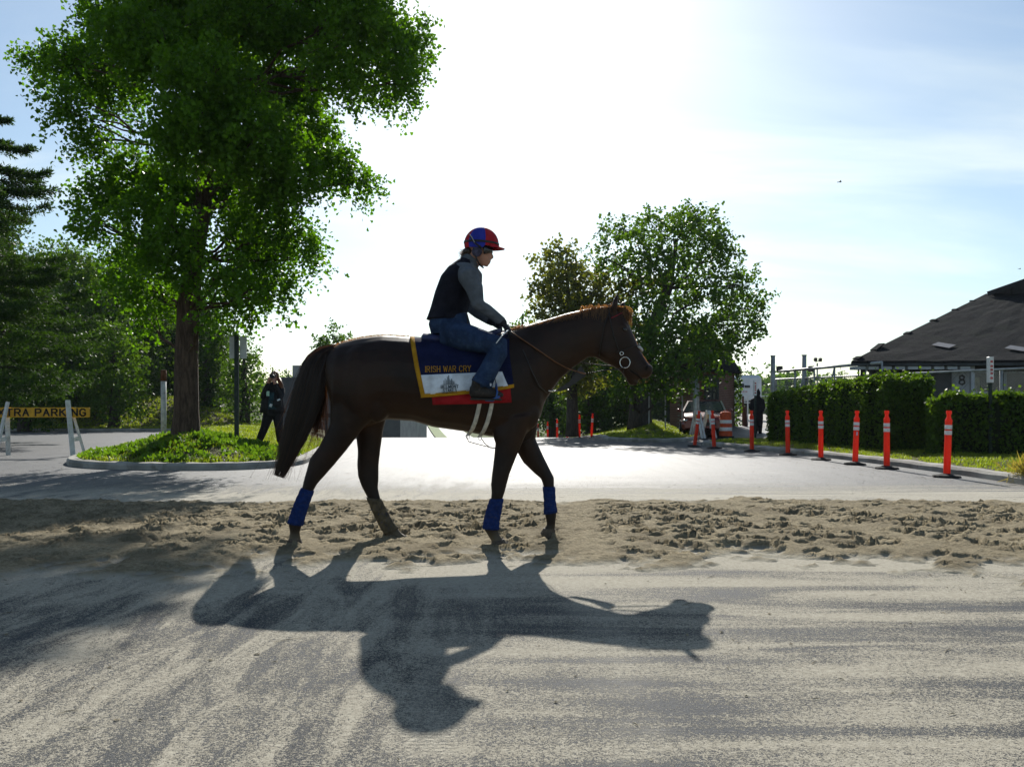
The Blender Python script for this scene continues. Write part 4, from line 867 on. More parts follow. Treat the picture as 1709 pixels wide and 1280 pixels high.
# woman photographing, on the mound behind the horse
py_ = 18.9; f0 = P(446, 719, py_); f0.z = float(island.z(np.array([f0.x]), np.array([f0.y]), poly_dist(np.array([f0.x]), np.array([f0.y]), island.poly))[0]) + .02
woman = person_base('person', f0, 'woman in black with long hair aiming a camera beside the mound sign', 1.65)
S = 1.66 / (719 - 599)                    # metres per pixel at her distance
def W(u, v, y=0.0): return f0 + Vector(((u - 446) * S, y, (719 - v) * S))
m_jacket = M_plain('black_jacket', (.012, .012, .015), .8, .35, 8, .3, 60, .25); m_trous = M_plain('black_trousers', (.009, .009, .012), .85, .3, 8, .3, 60, .2); m_shirt = M_plain('dark_teal_shirt', (.02, .05, .065), .85, .35, 9, .3, 60, .2); m_bhair = hairmat('brown_hair', (.07, .03, .012), (.18, .085, .03), .35)
mb = MB(); caps = []
mb.rings([[W(456 + dx, v, 0) + Vector((hw * math.cos(t), hd * math.sin(t), 0)) for t in [2 * math.pi * k / 18 for k in range(18)]] for v, dx, hw, hd in ((672, -1, .20, .15), (662, -1, .235, .17), (650, -1, .215, .16), (638, 0, .205, .14), (628, 1, .20, .12), (622, 1, .13, .09), (617, 1, .06, .06))])
mb.tube([W(457, 624), W(457, 616)], [.06, .055], 12); mb.ellipsoid(W(457.5, 608.5), (.078, .095, .118)); caps += [(0, W(457, 620), W(457, 603), .07, .09), (1, W(456, 660), W(457, 628), .2, .2), (2, W(450, 678), W(460, 678), .15, .15)]
for s, (hp, kn, an, ft) in ((-1, (W(449, 668), W(442, 692, -.03), W(432, 713, .02), W(428, 717, -.05))), (1, (W(463, 668), W(466, 692, -.04), W(467, 714, .02), W(468, 718, -.06)))):
    mb.tube([hp + Vector((0, 0, .08)), hp, hp.lerp(kn, .5), kn, kn.lerp(an, .5), an], [.12, .13, .11, .09, .085, .075], 14); caps += [(2, hp, kn, .12, .09), (2, kn, an, .09, .07)]
    mb.tube([an + Vector((0, .05, -.01)), an + Vector((0, -.02, -.03)), ft + Vector((0, -.05, .0))], [.045, .05, .035], 10); caps.append((4, an + Vector((0, 0, -.06)), ft + Vector((0, -.1, -.03)), .05, .05))
    sh, el, wr = W(457 + s * 12.5, 630), W(457 + s * 15, 642, -.16), W(457 + s * 5.0, 616.5 + (2 if s > 0 else 0), -.20)
    mb.tube([W(457 + s * 6, 628), sh, sh.lerp(el, .5), el, el.lerp(wr, .5), wr], [.07, .085, .075, .062, .052, .036], 12); caps += [(1, sh, el, .08, .07), (1, el, el.lerp(wr, .85), .06, .045), (0, wr, wr + Vector((0, -.03, .08)), .05, .05)]
    hand(mb, wr, Vector((-s * .25, -.2, 1)), Vector((-s * .7, .3, 0)), .95, .9, s)
me = remeshed(mb.mesh('body', m_skin, f0), .011, 3); me.materials.clear()
for m in (m_skin, m_jacket, m_trous, m_glove, m_boot): me.materials.append(m)
link('body', label_faces(me, caps, f0), woman)
# open jacket, shirt front, hair, badge, bag
mb = MB()
for s in (-1, 1):
    mb.rings([[W(456 + dx, v) + Vector((hw * math.cos(t), hd * math.sin(t), 0)) for t in ([math.pi + .15 - 1.25 * k / 9 * -1 for k in range(10)] if s < 0 else [-.15 - 1.25 * k / 9 for k in range(10)])] + [W(456 + dx, v) + Vector((hw * .93 * math.cos(t), hd * .93 * math.sin(t), 0)) for t in ([math.pi + .15 + 1.25 * k / 9 for k in range(9, -1, -1)] if s < 0 else [-.15 - 1.25 * k / 9 for k in range(9, -1, -1)])] for v, dx, hw, hd in ((667, -1, .30, .20), (658, -1, .275, .195), (645, -1, .245, .18), (632, 0, .235, .15))])
mb.build('jacket', m_jacket, woman, f0, True)
MB().rings([[W(456, v) + Vector((hw * math.cos(t), -.01 + hd * math.sin(t), 0)) for t in [math.pi + math.pi * k / 12 for k in range(13)]] for v, hw, hd in ((661, .235, .19), (648, .215, .175), (634, .17, .15))], False).build('shirt', m_shirt, woman, f0, True)
mb = MB(); mb.ellipsoid(W(457.5, 607.5, .025), (.098, .10, .125)); mb.tube([W(464, 611, .03), W(469, 622, -.02), W(471, 632, -.04), W(472, 640, -.05)], [.045, .05, .04, .012], 10); mb.tube([W(450, 611, .03), W(448, 620, .0), W(448, 630, -.03)], [.045, .04, .012], 10); mb.build('hair', m_bhair, woman, f0, True)
MB().box(W(451, 636, -.19), (.07, .012, .11), None, .004).build('name_badge', M_plain('badge', (.35, .55, .45), .4), woman, f0)
MB().box(W(456, 655, -.205), (.06, .012, .07), Matrix.Rotation(R(20), 3, 'Y'), .004).build('paper_tag', m_white, woman, f0)
ca = empty('camera_body', W(457.5, 608, -.16), 0, 'black camera with long lens held to the photographer\'s face', 'camera'); co = ca.location.copy()
m_cam = M_plain('camera_plastic', (.014, .014, .015), .5, .2, 30, .2, 150)
MB().box(W(457.5, 607, -.13), (.135, .055, .09), None, .01).build('housing', m_cam, ca, co); MB().box(W(457, 602.5, -.13), (.05, .05, .03), None, .006).build('viewfinder', m_cam, ca, co)
MB().tube([W(459.5, 608.5, -.15), W(459.5, 608.5, -.2), W(459.5, 608.5, -.21), W(459.5, 608.5, -.28)], [.036, .036, .044, .046], 16).build('lens', m_cam, ca, co)
bag = empty('shoulder_bag', W(467, 650, -.2), 0, 'small dark shoulder bag with pale flap hanging at the photographer\'s hip', 'bag'); MB().box(W(467, 651, -.22), (.19, .08, .15), None, .02).build('pouch', m_jacket, bag, bag.location.copy()); MB().box(W(470, 646, -.265), (.07, .006, .035), Matrix.Rotation(R(-25), 3, 'Y')).build('flap', m_white, bag, bag.location.copy())
MB().tube([W(459, 650, -.22), W(450, 640, -.19), W(447, 628, -.14), W(448, 623, -.02)], .012, 6, True, .4).build('strap', m_black, bag, bag.location.copy())
# dark hooded figure beyond the driveway, turned away
yb = 33.5; f1 = P(1263, 726, yb); f1.z = .07
man = person_base('person', f1, 'figure in a long black hooded coat standing behind the thin sign post', 1.75)
S2 = 1.78 / 72
def B(u, v, y=0.0): return f1 + Vector(((u - 1263) * S2, y, (727 - v) * S2))
mb = MB(); m_coatb = M_plain('black_coat', (.010, .010, .013), .85, .35, 5, .4, 40, .2)
mb.rings([[B(1264.5 + dx, v) + Vector((hw * math.cos(t), hd * math.sin(t), 0)) for t in [2 * math.pi * k / 18 for k in range(18)]] for v, dx, hw, hd in ((712, 1, .15, .14), (700, 1, .19, .17), (688, 0, .20, .18), (676, 0, .22, .17), (669, 0, .20, .14), (665, 0, .10, .10), (662, 0, .085, .09))])
mb.ellipsoid(B(1265, 659.5), (.10, .115, .135)); mb.tube([B(1265.5, 655), B(1265.5, 651.5)], [.05, .015], 8)
for s in (-1, 1):
    sh, el, wr = B(1264.5 + s * 8, 671), B(1264.5 + s * 9 - (3 if s < 0 else 0), 683, -.05), B(1264.5 + s * 5 - (5 if s < 0 else 0), 689, -.2)
    mb.tube([B(1264.5 + s * 4, 669), sh, el, wr], [.07, .085, .075, .06], 12); hand(mb, wr, Vector((0, -1, -.2)), Vector((-s, 0, 0)), 1.0, .8, s)
    mb.tube([B(1265 + s * 4, 705), B(1265 + s * 3.6, 715), B(1265 + s * 3.6, 724, .02)], [.10, .085, .07], 12); mb.tube([B(1265 + s * 3.6, 725, .05), B(1265 + s * 3.8, 725.5, -.14)], [.05, .04], 10)
me = remeshed(mb.mesh('body', m_coatb, f1), .018, 3); me.materials.clear(); me.materials.append(m_coatb); link('body', me, man)
# ================================================================== street furniture
def verge_z(x, y): return float(verge.z(np.array([x]), np.array([y]), poly_dist(np.array([x]), np.array([y]), verge.poly))[0])
def mat_orange():
    t = NT('orange_plastic'); p = t.n('ShaderNodeVectorMath', {0: t.obj(), 1: t.n('ShaderNodeObjectInfo').outputs['Location']}, operation='ADD').outputs[0]; scuff = t.rng(t.noise(t.mapping(p, (2, 2, .7)), 9, 5, .7), .56, .66, 0, .75); c = t.mix(t.rng(t.noise(p, 9, 4, .65), .45, .7, 0, .5), (.80, .045, .008), (.60, .05, .02)); c = t.mix(scuff, c, (.30, .07, .04))
    d = t.n('ShaderNodeBsdfPrincipled', {'Base Color': c, 'Roughness': .45, 'Specular IOR Level': .4}); tr = t.n('ShaderNodeBsdfTranslucent', {'Color': (.95, .10, .02, 1)})
    t.set(t.out.inputs['Surface'], t.n('ShaderNodeMixShader', {0: .4, 1: d, 2: tr})); return t.m
m_orange = mat_orange(); m_refl = M_plain('white_reflective', (.72, .70, .68), .4, .15, 30, .1, 120, .4, dirt=(.45, .42, .40)); m_rubber = M_plain('black_rubber', (.018, .018, .018), .85, .3, 12, .4, 70, .2, dirt=(.07, .065, .055))
def post_proto():
    e = empty('delineator_post', (0, 0, 0))
    MB().lathe([(.205, .0), (.205, .022), (.19, .034), (.10, .05), (.085, .06)], seg=12).build('base', m_rubber, e)
    b = MB().lathe([(.052, .055), (.052, .30), (.050, .60), (.051, .86), (.054, .88), (.052, .90), (.036, .925), (.030, .95), (.030, .985), (.040, .99), (.041, 1.03), (.036, 1.045)], seg=16).build('post', m_orange, e); autosmooth(b, 45)
    for z in (.755, .665): MB().lathe([(.0525, z), (.0535, z + .003), (.0535, z + .062), (.0525, z + .065)], seg=16, cap=False).build('reflective_band', m_refl, e, smooth=True)
    return e
proto = post_proto()
def lean(e, ax, ay): e.rotation_euler = (R(ay), R(ax), random.uniform(0, 6))
right = [(1580, 797, 2.0), (1480, 783, 0), (1427, 776, 5.5), (1370, 768, -1.5), (1315, 760, 2.2), (1255, 754, 1), (1192, 749, 3.2), (1159, 746, -7.5)]
ordn = ['first', 'second', 'third', 'fourth', 'fifth', 'sixth', 'seventh', 'eighth', 'ninth']
for k, (u, v, ln) in enumerate(right):
    d = CAMZ * FPX / (v - HV); e = proto if k == 0 else copy_tree(proto); p = P(u, v, d); e.location = (p.x, p.y, .004); e.rotation_euler = (0, R(ln), .4 * k)
    extra = {2: ' leaning over', 7: ' leaning back'}.get(k, '')
    tag(e, 'orange post with white bands on the hedge side kerb, ' + ordn[7 - k] + ' from driveway' + extra, 'traffic post', 'orange posts along the hedge side kerb')
    if k in (2, 3): MB().box((.045 * (-1 if k == 2 else 1), -.034, .60), (.035, .012, .07)).build('sticker', M_plain('blue_white_sticker', (.45, .55, .7), .5, .4, 40), e, (0, 0, 0))
far = [(987, 36, 3), (967, 37.2, 0), (947, 39, 1), (930, 41, -1), (914, 43, 0), (898, 45.5, 1.5), (887, 48, 0)]
for k, (u, d, ln) in enumerate(far):
    e = copy_tree(proto); x = (u - CU) / FPX * d; e.location = (x, d, float(gz(x, d)) + .003); e.rotation_euler = (0, R(ln), .3 * k)
    tag(e, 'distant orange traffic post with white bands along the shaded bank, ' + ordn[k] + ' from the driveway', 'traffic post', 'orange posts along the shaded bank')
# --- A-frame barricades
m_wpaint = M_plain('worn_white_paint', (.60, .60, .57), .75, .15, 7, .3, 50, .25, dirt=(.30, .27, .22)); m_yel = M_plain('yellow_board', (.55, .30, .025), .7, .2, 5, .3, 40, .25, dirt=(.30, .17, .03)); m_stencil = M_plain('stencil_black', (.03, .025, .02), .8, .3, 20, .1)
bd = 19.4
ba = empty('parking_barricade', (P(60, 757, bd).x, bd, 0), 0, 'yellow EXTRA PARKING board on white A-frame legs standing on the side road', 'barricade'); bo = ba.location.copy()
for (tu, tv, fu, fv, ru) in ((113, 668, 122, 762, 142), (13, 671, -8, 757, 14)):
    t_ = P(tu, tv, bd - .05); a = P(fu, fv, bd - .28); a.z = .0; b = P(ru, 755, bd + .25); b.z = 0; top2 = P(tu + 9 if tu > 50 else tu - 1, 692, bd + .08)
    MB().bar(a, t_, .10, .045).build('leg', m_wpaint, ba, bo); MB().bar(b, top2, .09, .045).build('leg', m_wpaint, ba, bo)
    MB().bar(a.lerp(t_, .3), b.lerp(top2, .42), .035, .10).build('crossbar', m_wpaint, ba, bo)
bL, bR_, bz0, bz1 = P(-95, 690, bd).x, P(150, 690, bd).x, P(0, 696.5, bd).z, P(0, 680, bd).z
board = MB().box(((bL + bR_) / 2, bd, (bz0 + bz1) / 2), (bR_ - bL, .035, bz1 - bz0), None, .006).build('board', m_yel, ba, bo)
L, w = text_quads('EXTRA PARKING', 1.35, 0, 2.1); x0, x1 = P(-15, 0, bd).x, P(143, 0, bd).x
for qs in L:
    mb = MB()
    for q in qs: mb.add([Vector((x0 + (x1 - x0) * a / w, bd - .0205, bz0 + (bz1 - bz0) * (.17 + .66 * b / 6))) for a, b in q], [(3, 2, 1, 0)])
    mb.build('letter', m_stencil, board, bo)
m_dored = M_plain('panel_red', (.40, .05, .03), .6, .2, 10)
def small_barricade(u, d, label):
    e = empty('folding_barricade', (P(u, 0, d).x, d, .05), 0, label, 'barricade', None)
    for s in (-1, 1):
        MB().bar((s * .12, -.30, 0), (s * .12 + .14, -.02, 1.0), .085, .03).build('leg', m_wpaint, e, (0, 0, 0)); MB().bar((s * .12 + .28, .30, 0), (s * .12 + .14, .02, 1.0), .085, .03).build('leg', m_wpaint, e, (0, 0, 0))
    for z, m in ((.78, m_yel), (.42, m_wpaint), (.20, m_dored)): MB().box((.14, -.22 + z * .2, z), (.50, .025, .15), None, .004).build('panel', m, e, (0, 0, 0))
    return e
small_barricade(1161, 30.2, 'white A-frame barricade in front of the red car, beside the grey fence pole').rotation_euler = (0, 0, R(55)); small_barricade(1180, 30.5, 'white A-frame barricade between its twin and the orange striped drum').rotation_euler = (0, 0, R(62))
# --- drum
m_drum = M_plain('drum_orange', (.55, .075, .018), .6, .2, 6, .1, 50, .3, dirt=(.3, .06, .03))
du = empty('traffic_drum', (P(1211, 0, 31).x, 31, .05), 0, 'orange traffic drum with two pale stripes in front of the brick gatehouse', 'traffic drum')
MB().lathe([(.31, 0), (.31, .05), (.24, .06)], seg=18).build('base', m_rubber, du, (0, 0, 0))
o = MB().lathe([(.24, .06), (.245, .2), (.23, .21), (.232, .45), (.22, .46), (.222, .70), (.208, .71), (.205, .90), (.16, .95), (.05, .96)], seg=20).build('barrel', m_drum, du, (0, 0, 0)); autosmooth(o)
for z, rr_ in ((.25, .2325), (.52, .2225)): MB().lathe([(rr_, z), (rr_ + .003, z + .005), (rr_ + .003, z + .125), (rr_, z + .13)], seg=20, cap=False).build('stripe', m_refl, du, (0, 0, 0), True)
MB().tube([(-.06, 0, .95), (-.06, 0, 1.0), (.06, 0, 1.0), (.06, 0, .95)], .014, 6).build('handle', m_drum, du, (0, 0, 0))
# --- sign posts
m_gpost = M_plain('green_steel', (.018, .03, .024), .6, .3, 12, .2, 70, .3); m_alu = M_plain('sign_back', (.48, .50, .49), .5, .12, 8, .1, 60, .35); m_sred = M_plain('sign_red', (.45, .09, .09), .5, .2, 30)
def isl_z(x, y): return float(island.z(np.array([x]), np.array([y]), poly_dist(np.array([x]), np.array([y]), island.poly))[0])
p = P(395, 0, 17.9); z0 = isl_z(p.x, 17.9); sg = empty('sign_post', (p.x, 17.9, z0), 0, 'dark green post with two pale sign backs on the grass mound', 'sign'); so_ = sg.location.copy()
zt = P(0, 558, 17.9).z; MB().box((p.x, 17.9, (z0 + zt) / 2 - .1), (.085, .06, zt - z0 + .2)).build('post', m_gpost, sg, so_)
for u0, u1 in ((381, 391.5), (398.5, 410)):
    a, b = P(u0, 598, 17.86), P(u1, 561, 17.86); MB().box(((a.x + b.x) / 2, 17.93, (a.z + b.z) / 2), (b.x - a.x, .008, b.z - a.z), None, .002).build('sign_plate', m_alu, sg, so_)
def thin_sign(u, vt, vb, d, z0, label, hs, leafw=7):
    p = P(u, 0, d); e = empty('sign_post', (p.x, d, z0), 0, label, 'sign'); o = e.location.copy(); zt = P(0, vt, d).z
    MB().box((p.x, d, (z0 + zt) / 2 - .08), (.055, .045, zt - z0 + .1)).build('post', m_gpost, e, o)
    pw = .16; pl = MB().box((p.x - .02, d - .035, zt - hs / 2 + .01), (pw * .55, .10, hs), Matrix.Rotation(R(0), 3, 'Z'), .003).build('sign_plate', m_refl, e, o)
    for f in (.18, .36, .5, .64, .82): MB().box((p.x - .02, d - .0875, zt - hs * f + .01), (pw * .3, .004, hs * .09)).build('red_mark', m_sred, pl, o)
thin_sign(1652.5, 597, 760, 16.4, verge_z(9.35, 16.4), 'narrow red and white sign on a dark post before the low hedge', .50)
thin_sign(1260.5, 636, 727, 26.0, verge_z(7.54, 26.0) if verge_z(7.54, 26) > 0 else .12, 'narrow sign on a black post in front of the hooded figure', .46)
# --- rusted bollard pipe behind the tree
p = P(273, 0, 21.5); z0 = isl_z(p.x, 21.5); pp = empty('pipe_post', (p.x, 21.5, z0), 0, 'peeling white steel pipe post with rusty top behind the tree trunk', 'post'); o_ = pp.location.copy(); zt = P(0, 618, 21.5).z
MB().lathe([(.068, -.1), (.068, zt - z0 - .28)], p[:2] + (z0,) if False else (p.x, 21.5, z0), 12).build('pipe', M_plain('peeling_white', (.42, .43, .42), .7, .25, 6, .4, 30, .25, dirt=(.20, .12, .08)), pp, o_, True)
MB().lathe([(.072, zt - z0 - .28), (.072, zt - z0), (.03, zt - z0 + .01)], (p.x, 21.5, z0), 12).build('rusty_cap', M_plain('rust', (.10, .045, .025), .9, .4, 12, .5, 60, .15), pp, o_, True)
# low rail on posts behind the tail
lr = empty('low_rail', (P(535, 0, 29).x, 29, .2), 0, 'low dark timber rail on posts beyond the mound', 'rail'); o_ = lr.location.copy()
m_timber = M_plain('dark_timber', (.035, .035, .04), .8, .3, 8, .3, 50, .2)
for u in (527, 545, 563): a = P(u, 713, 29); MB().box((a.x, 29, .4), (.09, .09, .95)).build('post', m_timber, lr, o_)
a, b = P(515, 691, 29), P(575, 691, 29); MB().box(((a.x + b.x) / 2, 28.93, .88), (b.x - a.x, .05, .14)).build('rail', m_timber, lr, o_); MB().box((P(533, 0, 29).x, 28.9, .55), (.32, .25, .28), None, .01).build('meter_box', M_plain('blue_grey_box', (.10, .12, .15), .6), lr, o_)
# --- long grey wall and the underpass behind the mound
m_conc = M_plain('dark_concrete', (.10, .105, .11), .85, .25, .8, .4, 12, .2, dirt=(.065, .065, .065), dist=.02)
m_conc2 = M_plain('pale_concrete', (.30, .30, .29), .85, .2, .8, .4, 12, .2, dist=.02)
gw = empty('concrete_wall', (-11.5, 41.5, -.2), 0, 'long dark grey wall standing behind the woman with the camera', 'wall'); o_ = gw.location.copy()
xa, xb = P(466, 0, 41).x, P(600, 0, 41).x; zt = P(0, 632, 41).z; MB().box(((xa + xb) / 2, 41.6, (zt - .8) / 2), (xb - xa, .5, zt + .8)).build('wall', m_conc, gw, o_)
MB().box(((xa + xb) / 2 , 41.6, zt + .04), (xb - xa + .12, .6, .08)).build('coping', m_conc, gw, o_)
MB().box((P(508, 0, 44).x, 44, 1.6), (1.1, .6, 3.6)).build('pier', m_conc2, gw, o_)
uw = empty('retaining_wall', (-9, 62, -1.8), 0, 'concrete underpass wall seen beneath the belly of the horse', 'wall'); o_ = uw.location.copy()
xa, xb = P(628, 0, 64).x, P(668, 0, 64).x; MB().box(((xa + xb) / 2, 64.5, -.3), (xb - xa, 1.0, 3.4)).build('wall', m_conc, uw, o_)
b_ = MB(); b_.prism([(P(668, 0, 64).x, 64), (P(690, 0, 64).x - .4, 78), (P(690, 0, 64).x - .9, 78), (P(668, 0, 64).x - .3, 64.9)], lambda q: Vector((q[0], q[1], -2.2)), lambda q: Vector((q[0], q[1], 1.0 - .03 * (q[1] - 64)))); b_.build('wing_wall', m_conc2, uw, o_)
# --- birds in the sky
for (u, v, Y, s, lab) in ((1402, 304, 42, .26, 'small dark bird flying high in the open sky'), (1702, 449, 46, .18, 'small dark bird gliding above the barn roof')):
    c = P(u, v, Y); e = empty('bird', c, 0, lab, 'bird'); mb = MB(); mb.ellipsoid(c, (s * .34, s * .1, s * .1)); mb.tube([c + Vector((-s * .3, 0, 0)), c + Vector((-s * .55, 0, .01))], [s * .05, s * .09], 6, True, .3); mb.build('body', m_black, e, c, True)
    for q in (-1, 1): MB().add([c + Vector((s * .12, 0, s * .03)), c + Vector((-s * .1, 0, s * .03)), c + Vector((-s * .2, q * s * .55, s * .16)), c + Vector((s * .05, q * s * .55, s * .16)), c + Vector((-s * .12, q * s * 1.0, s * .05))], [(0, 1, 2, 3), (3, 2, 4)]).build('wing', m_black, e, c)

# ================================================================== buildings on the right
def shingles():
    t = NT('old_shingles'); p = t.obj(); b = t.n('ShaderNodeTexBrick', {'Vector': t.mapping(p, (1, 1.0, 1)), 'Scale': 1.0, 'Mortar Size': .012, 'Brick Width': .32, 'Row Height': .16, 'Color1': (.013, .015, .018, 1), 'Color2': (.024, .025, .027, 1), 'Mortar': (.006, .006, .007, 1)})
    n = t.noise(p, 1.1, 5, .65); c = t.mix(t.rng(n, .45, .7, 0, .7), b.outputs[0], (.022, .026, .022)); c = t.mix(t.rng(t.noise(p, 6, 4, .7), .62, .72, 0, .7), c, (.05, .056, .06))
    return t.pbr(c, .9, t.bump(t.math('MULTIPLY_ADD', t.noise(p, 12, 4, .7), .8, b.outputs[1]), .8, .03), .02)
m_shing = shingles()
def uvroof(mb, pts): mb.add(pts, [tuple(range(len(pts)))])
bnx, bny = 11.35, 28.0
barn = empty('barn', (bnx + 1, bny + 1.2, .1), 0, 'low barn with sagging dark shingle roof and number 8 board behind the hedge', 'building'); o_ = barn.location.copy()
ez, pit, Wd, Ln = 2.72, .355, 30.0, 46.0; t1 = 10.3
A_ = Vector((bnx, bny, ez)); Bv = Vector((bnx + Wd, bny, ez)); SK = .5 * Ln; Cc = Vector((bnx + SK, bny + Ln, ez)); D_ = Vector((bnx + Wd + SK, bny + Ln, ez))
G1 = A_ + Vector((t1, t1, t1 * pit)); G2 = Bv + Vector((-t1, t1, t1 * pit)); Rg = Vector((bnx + Wd / 2, bny + t1, ez + Wd / 2 * pit)); Rb = Vector((bnx + Wd / 2 + SK, bny + Ln, ez + Wd / 2 * pit))
rngr = np.random.default_rng(8)
def roof_sheet(name, quad, nu, nv, parent, edge=.012):
    """a roof slope as an uneven sheet with thickness"""
    a, b, c, d = quad; vs = []; n = (b - a).cross(d - a).normalized(); n = n if n.z > 0 else -n
    for j in range(nv + 1):
        for i in range(nu + 1):
            s, t = i / nu, j / nv; p = (a * (1 - s) + b * s) * (1 - t) + (d * (1 - s) + c * s) * t
            vs.append(p + n * (rngr.normal(0, edge) - .05 * math.sin(s * math.pi) * math.sin(t * math.pi * 2)))
    N = len(vs); fs = []; w = nu + 1
    for j in range(nv):
        for i in range(nu): k = j * w + i; fs.append((k, k + 1, k + w + 1, k + w)); fs.append((N + k, N + k + w, N + k + w + 1, N + k + 1))
    rim = [i for i in range(w)] + [j * w + nu for j in range(1, nv + 1)] + [nv * w + i for i in range(nu - 1, -1, -1)] + [j * w for j in range(nv - 1, 0, -1)]
    fs += [(x, y, N + y, N + x) for x, y in zip(rim, rim[1:] + rim[:1])]
    return MB().add(vs + [p - n * .09 for p in vs], fs).build(name, m_shing, parent, o_)
roof = roof_sheet('roof', (A_, Bv, G2, G1), 44, 14, barn)
OV = Vector((0, -.55, 0)); rk = lambda p: p + OV
roof_sheet('roof_slope', (Cc, A_ + Vector((0, .02, 0)), G1 + Vector((0, .02, 0)), Cc + Vector((t1, 0, t1 * pit))), 30, 6, roof, .01); roof_sheet('roof_slope', (G1 + OV + Vector((-.15, 0, .03)), Rg + OV + Vector((0, 0, .08)), Rb + Vector((0, 0, .08)), Cc + Vector((t1 - .15, 0, t1 * pit + .03))), 8, 16, roof, .015)
roof_sheet('roof_slope', (G2 + OV + Vector((.15, 0, .03)), Rg + OV + Vector((0, 0, .08)), Rb + Vector((0, 0, .08)), D_ + Vector((-t1 + .15, 0, t1 * pit + .03))), 8, 16, roof, .015)
m_gable = M_plain('dark_boards', (.028, .028, .032), .85, .3, 3, .3, 20, .2)
for k in range(14):                                              # board cladding of the gablet
    xa = G1.x + .12 + k * .34; h = (xa - G1.x) * pit
    MB().add([Vector((xa, G1.y - .02 * (k % 2), G1.z - .15)), Vector((xa + .325, G1.y - .02 * (k % 2), G1.z - .15)), Vector((xa + .325, G1.y - .02 * (k % 2), G1.z + h + .3 * pit)), Vector((xa, G1.y - .02 * (k % 2), G1.z + h))], [(0, 1, 2, 3)]).build('gable_board', m_gable, barn, o_)
for s in (0, 1): MB().bar(rk(G1) + Vector((-.25, -.02, -.08)), rk(Rg) + Vector((0, -.02, -.03)), .05, .20).build('rake_board', m_gable, roof, o_) if s == 0 else None
# loose hip cap, ragged shingles
for f, L in ((.02, .35), (.12, .9), (.33, .5), (.52, .6), (.7, .5), (.86, .6)):
    a = A_.lerp(G1, f); MB().bar(a + Vector((0, 0, -.01)), a.lerp(G1, min(1, L / (t1 * 1.5))) + Vector((0, 0, .0 + .07 * (f == .12))), .22, .04).build('hip_cap', m_shing, roof, o_)
m_patch = M_plain('bare_patch', (.09, .10, .125), .8, .2, 8)
for (x, t) in ((3.95, 1.75), (6.3, 1.35)):
    q = A_ + Vector((x, t, t * pit + .035)); sl = Vector((0, 1, pit)).normalized(); MB().add([q + Vector((-.42, 0, 0)), q - sl * .42, q + Vector((.45, 0, 0)), q + sl * .38], [(0, 1, 2, 3)]).build('bare_patch', m_patch, roof, o_)
# walls set back under the eave
m_bwall = M_plain('barn_wall', (.055, .06, .065), .85, .3, 2, .3, 20, .2); m_bwhite = M_plain('white_boards', (.42, .45, .50), .7, .12, 3, .2, 30, .25, dirt=(.3, .3, .3)); m_glassd = M_plain('dark_glass', (.06, .065, .07), .15, .3, 1.2, 0, 30, .5)
wy = bny + 1.3
MB().box((bnx + 1.2 + 10, wy + .1, 1.4), (20, .2, 2.7)).build('wall', m_bwall, barn, o_); MB().bar((bnx + 1.3, wy + .1, 1.4), (bnx + 1.3 + 11, wy + 22, 1.4), .2, 2.7).build('wall', m_bwall, barn, o_)
MB().box((bnx + 10, bny + .06, ez - .1), (20, .05, .13)).build('fascia', m_bwall, barn, o_)
for k in range(9): MB().box((bnx + .35 + k * .44, bny + .4, ez - .24), (.34, .5, .10)).build('eave_block', m_bwhite, barn, o_)
for x in (.55, 1.55, 2.8, 4.25): MB().box((bnx + x, bny + .45, 1.3), (.12, .12, 2.5)).build('porch_post', m_bwhite if x > 4 else m_bwall, barn, o_)
fx = lambda u: (u - CU) / FPX * (wy - .2); fz = lambda v: CAMZ + (HV - v) / FPX * (wy - .2)
bd_ = MB().box(((fx(1593) + fx(1625)) / 2, wy - .03, (fz(618) + fz(658)) / 2), (fx(1625) - fx(1593), .05, fz(618) - fz(658)), None, .006).build('number_board', m_bwhite, barn, o_)
L, w = text_quads('8', 1.1, 0); cx, cz = fx(1609), fz(634)
for qs in L:
    mb = MB()
    for q in qs: mb.add([Vector((cx - .10 + a / 4 * .2, wy - .062, cz - .16 + b / 6 * .32)) for a, b in q], [(3, 2, 1, 0)])
    mb.build('numeral', m_stencil, bd_, o_)
mb = MB()
for k in range(4):
    a0, a1 = k * math.pi / 2, (k + 1) * math.pi / 2; mb.bar((cx + .32 * math.cos(a0), wy - .058, cz + .36 * math.sin(a0)), (cx + .32 * math.cos(a1), wy - .058, cz + .36 * math.sin(a1)), .014, .014)
mb.build('diamond_outline', M_plain('faded_line', (.2, .24, .28), .7), bd_, o_)
for (u0, u1) in ((1627, 1680), (1682, 1730)):
    a, b, c, d = fx(u0), fx(u1), fz(655), fz(621); wn_ = MB().box(((a + b) / 2, wy - .02, (c + d) / 2), (b - a, .03, d - c)).build('window', m_glassd, barn, o_)
    for (x0, z0, x1, z1) in ((a, c, b, c), (a, d, b, d), (a, c, a, d), (b, c, b, d)): MB().bar((x0, wy - .05, z0), (x1, wy - .05, z1), .05, .07).build('frame', m_bwhite, wn_, o_)
MB().box((fx(1635), wy - .045, fz(642)), (.16, .02, .5)).build('curtain', M_plain('pale_curtain', (.4, .38, .3), .9, .4, 6), barn, o_)
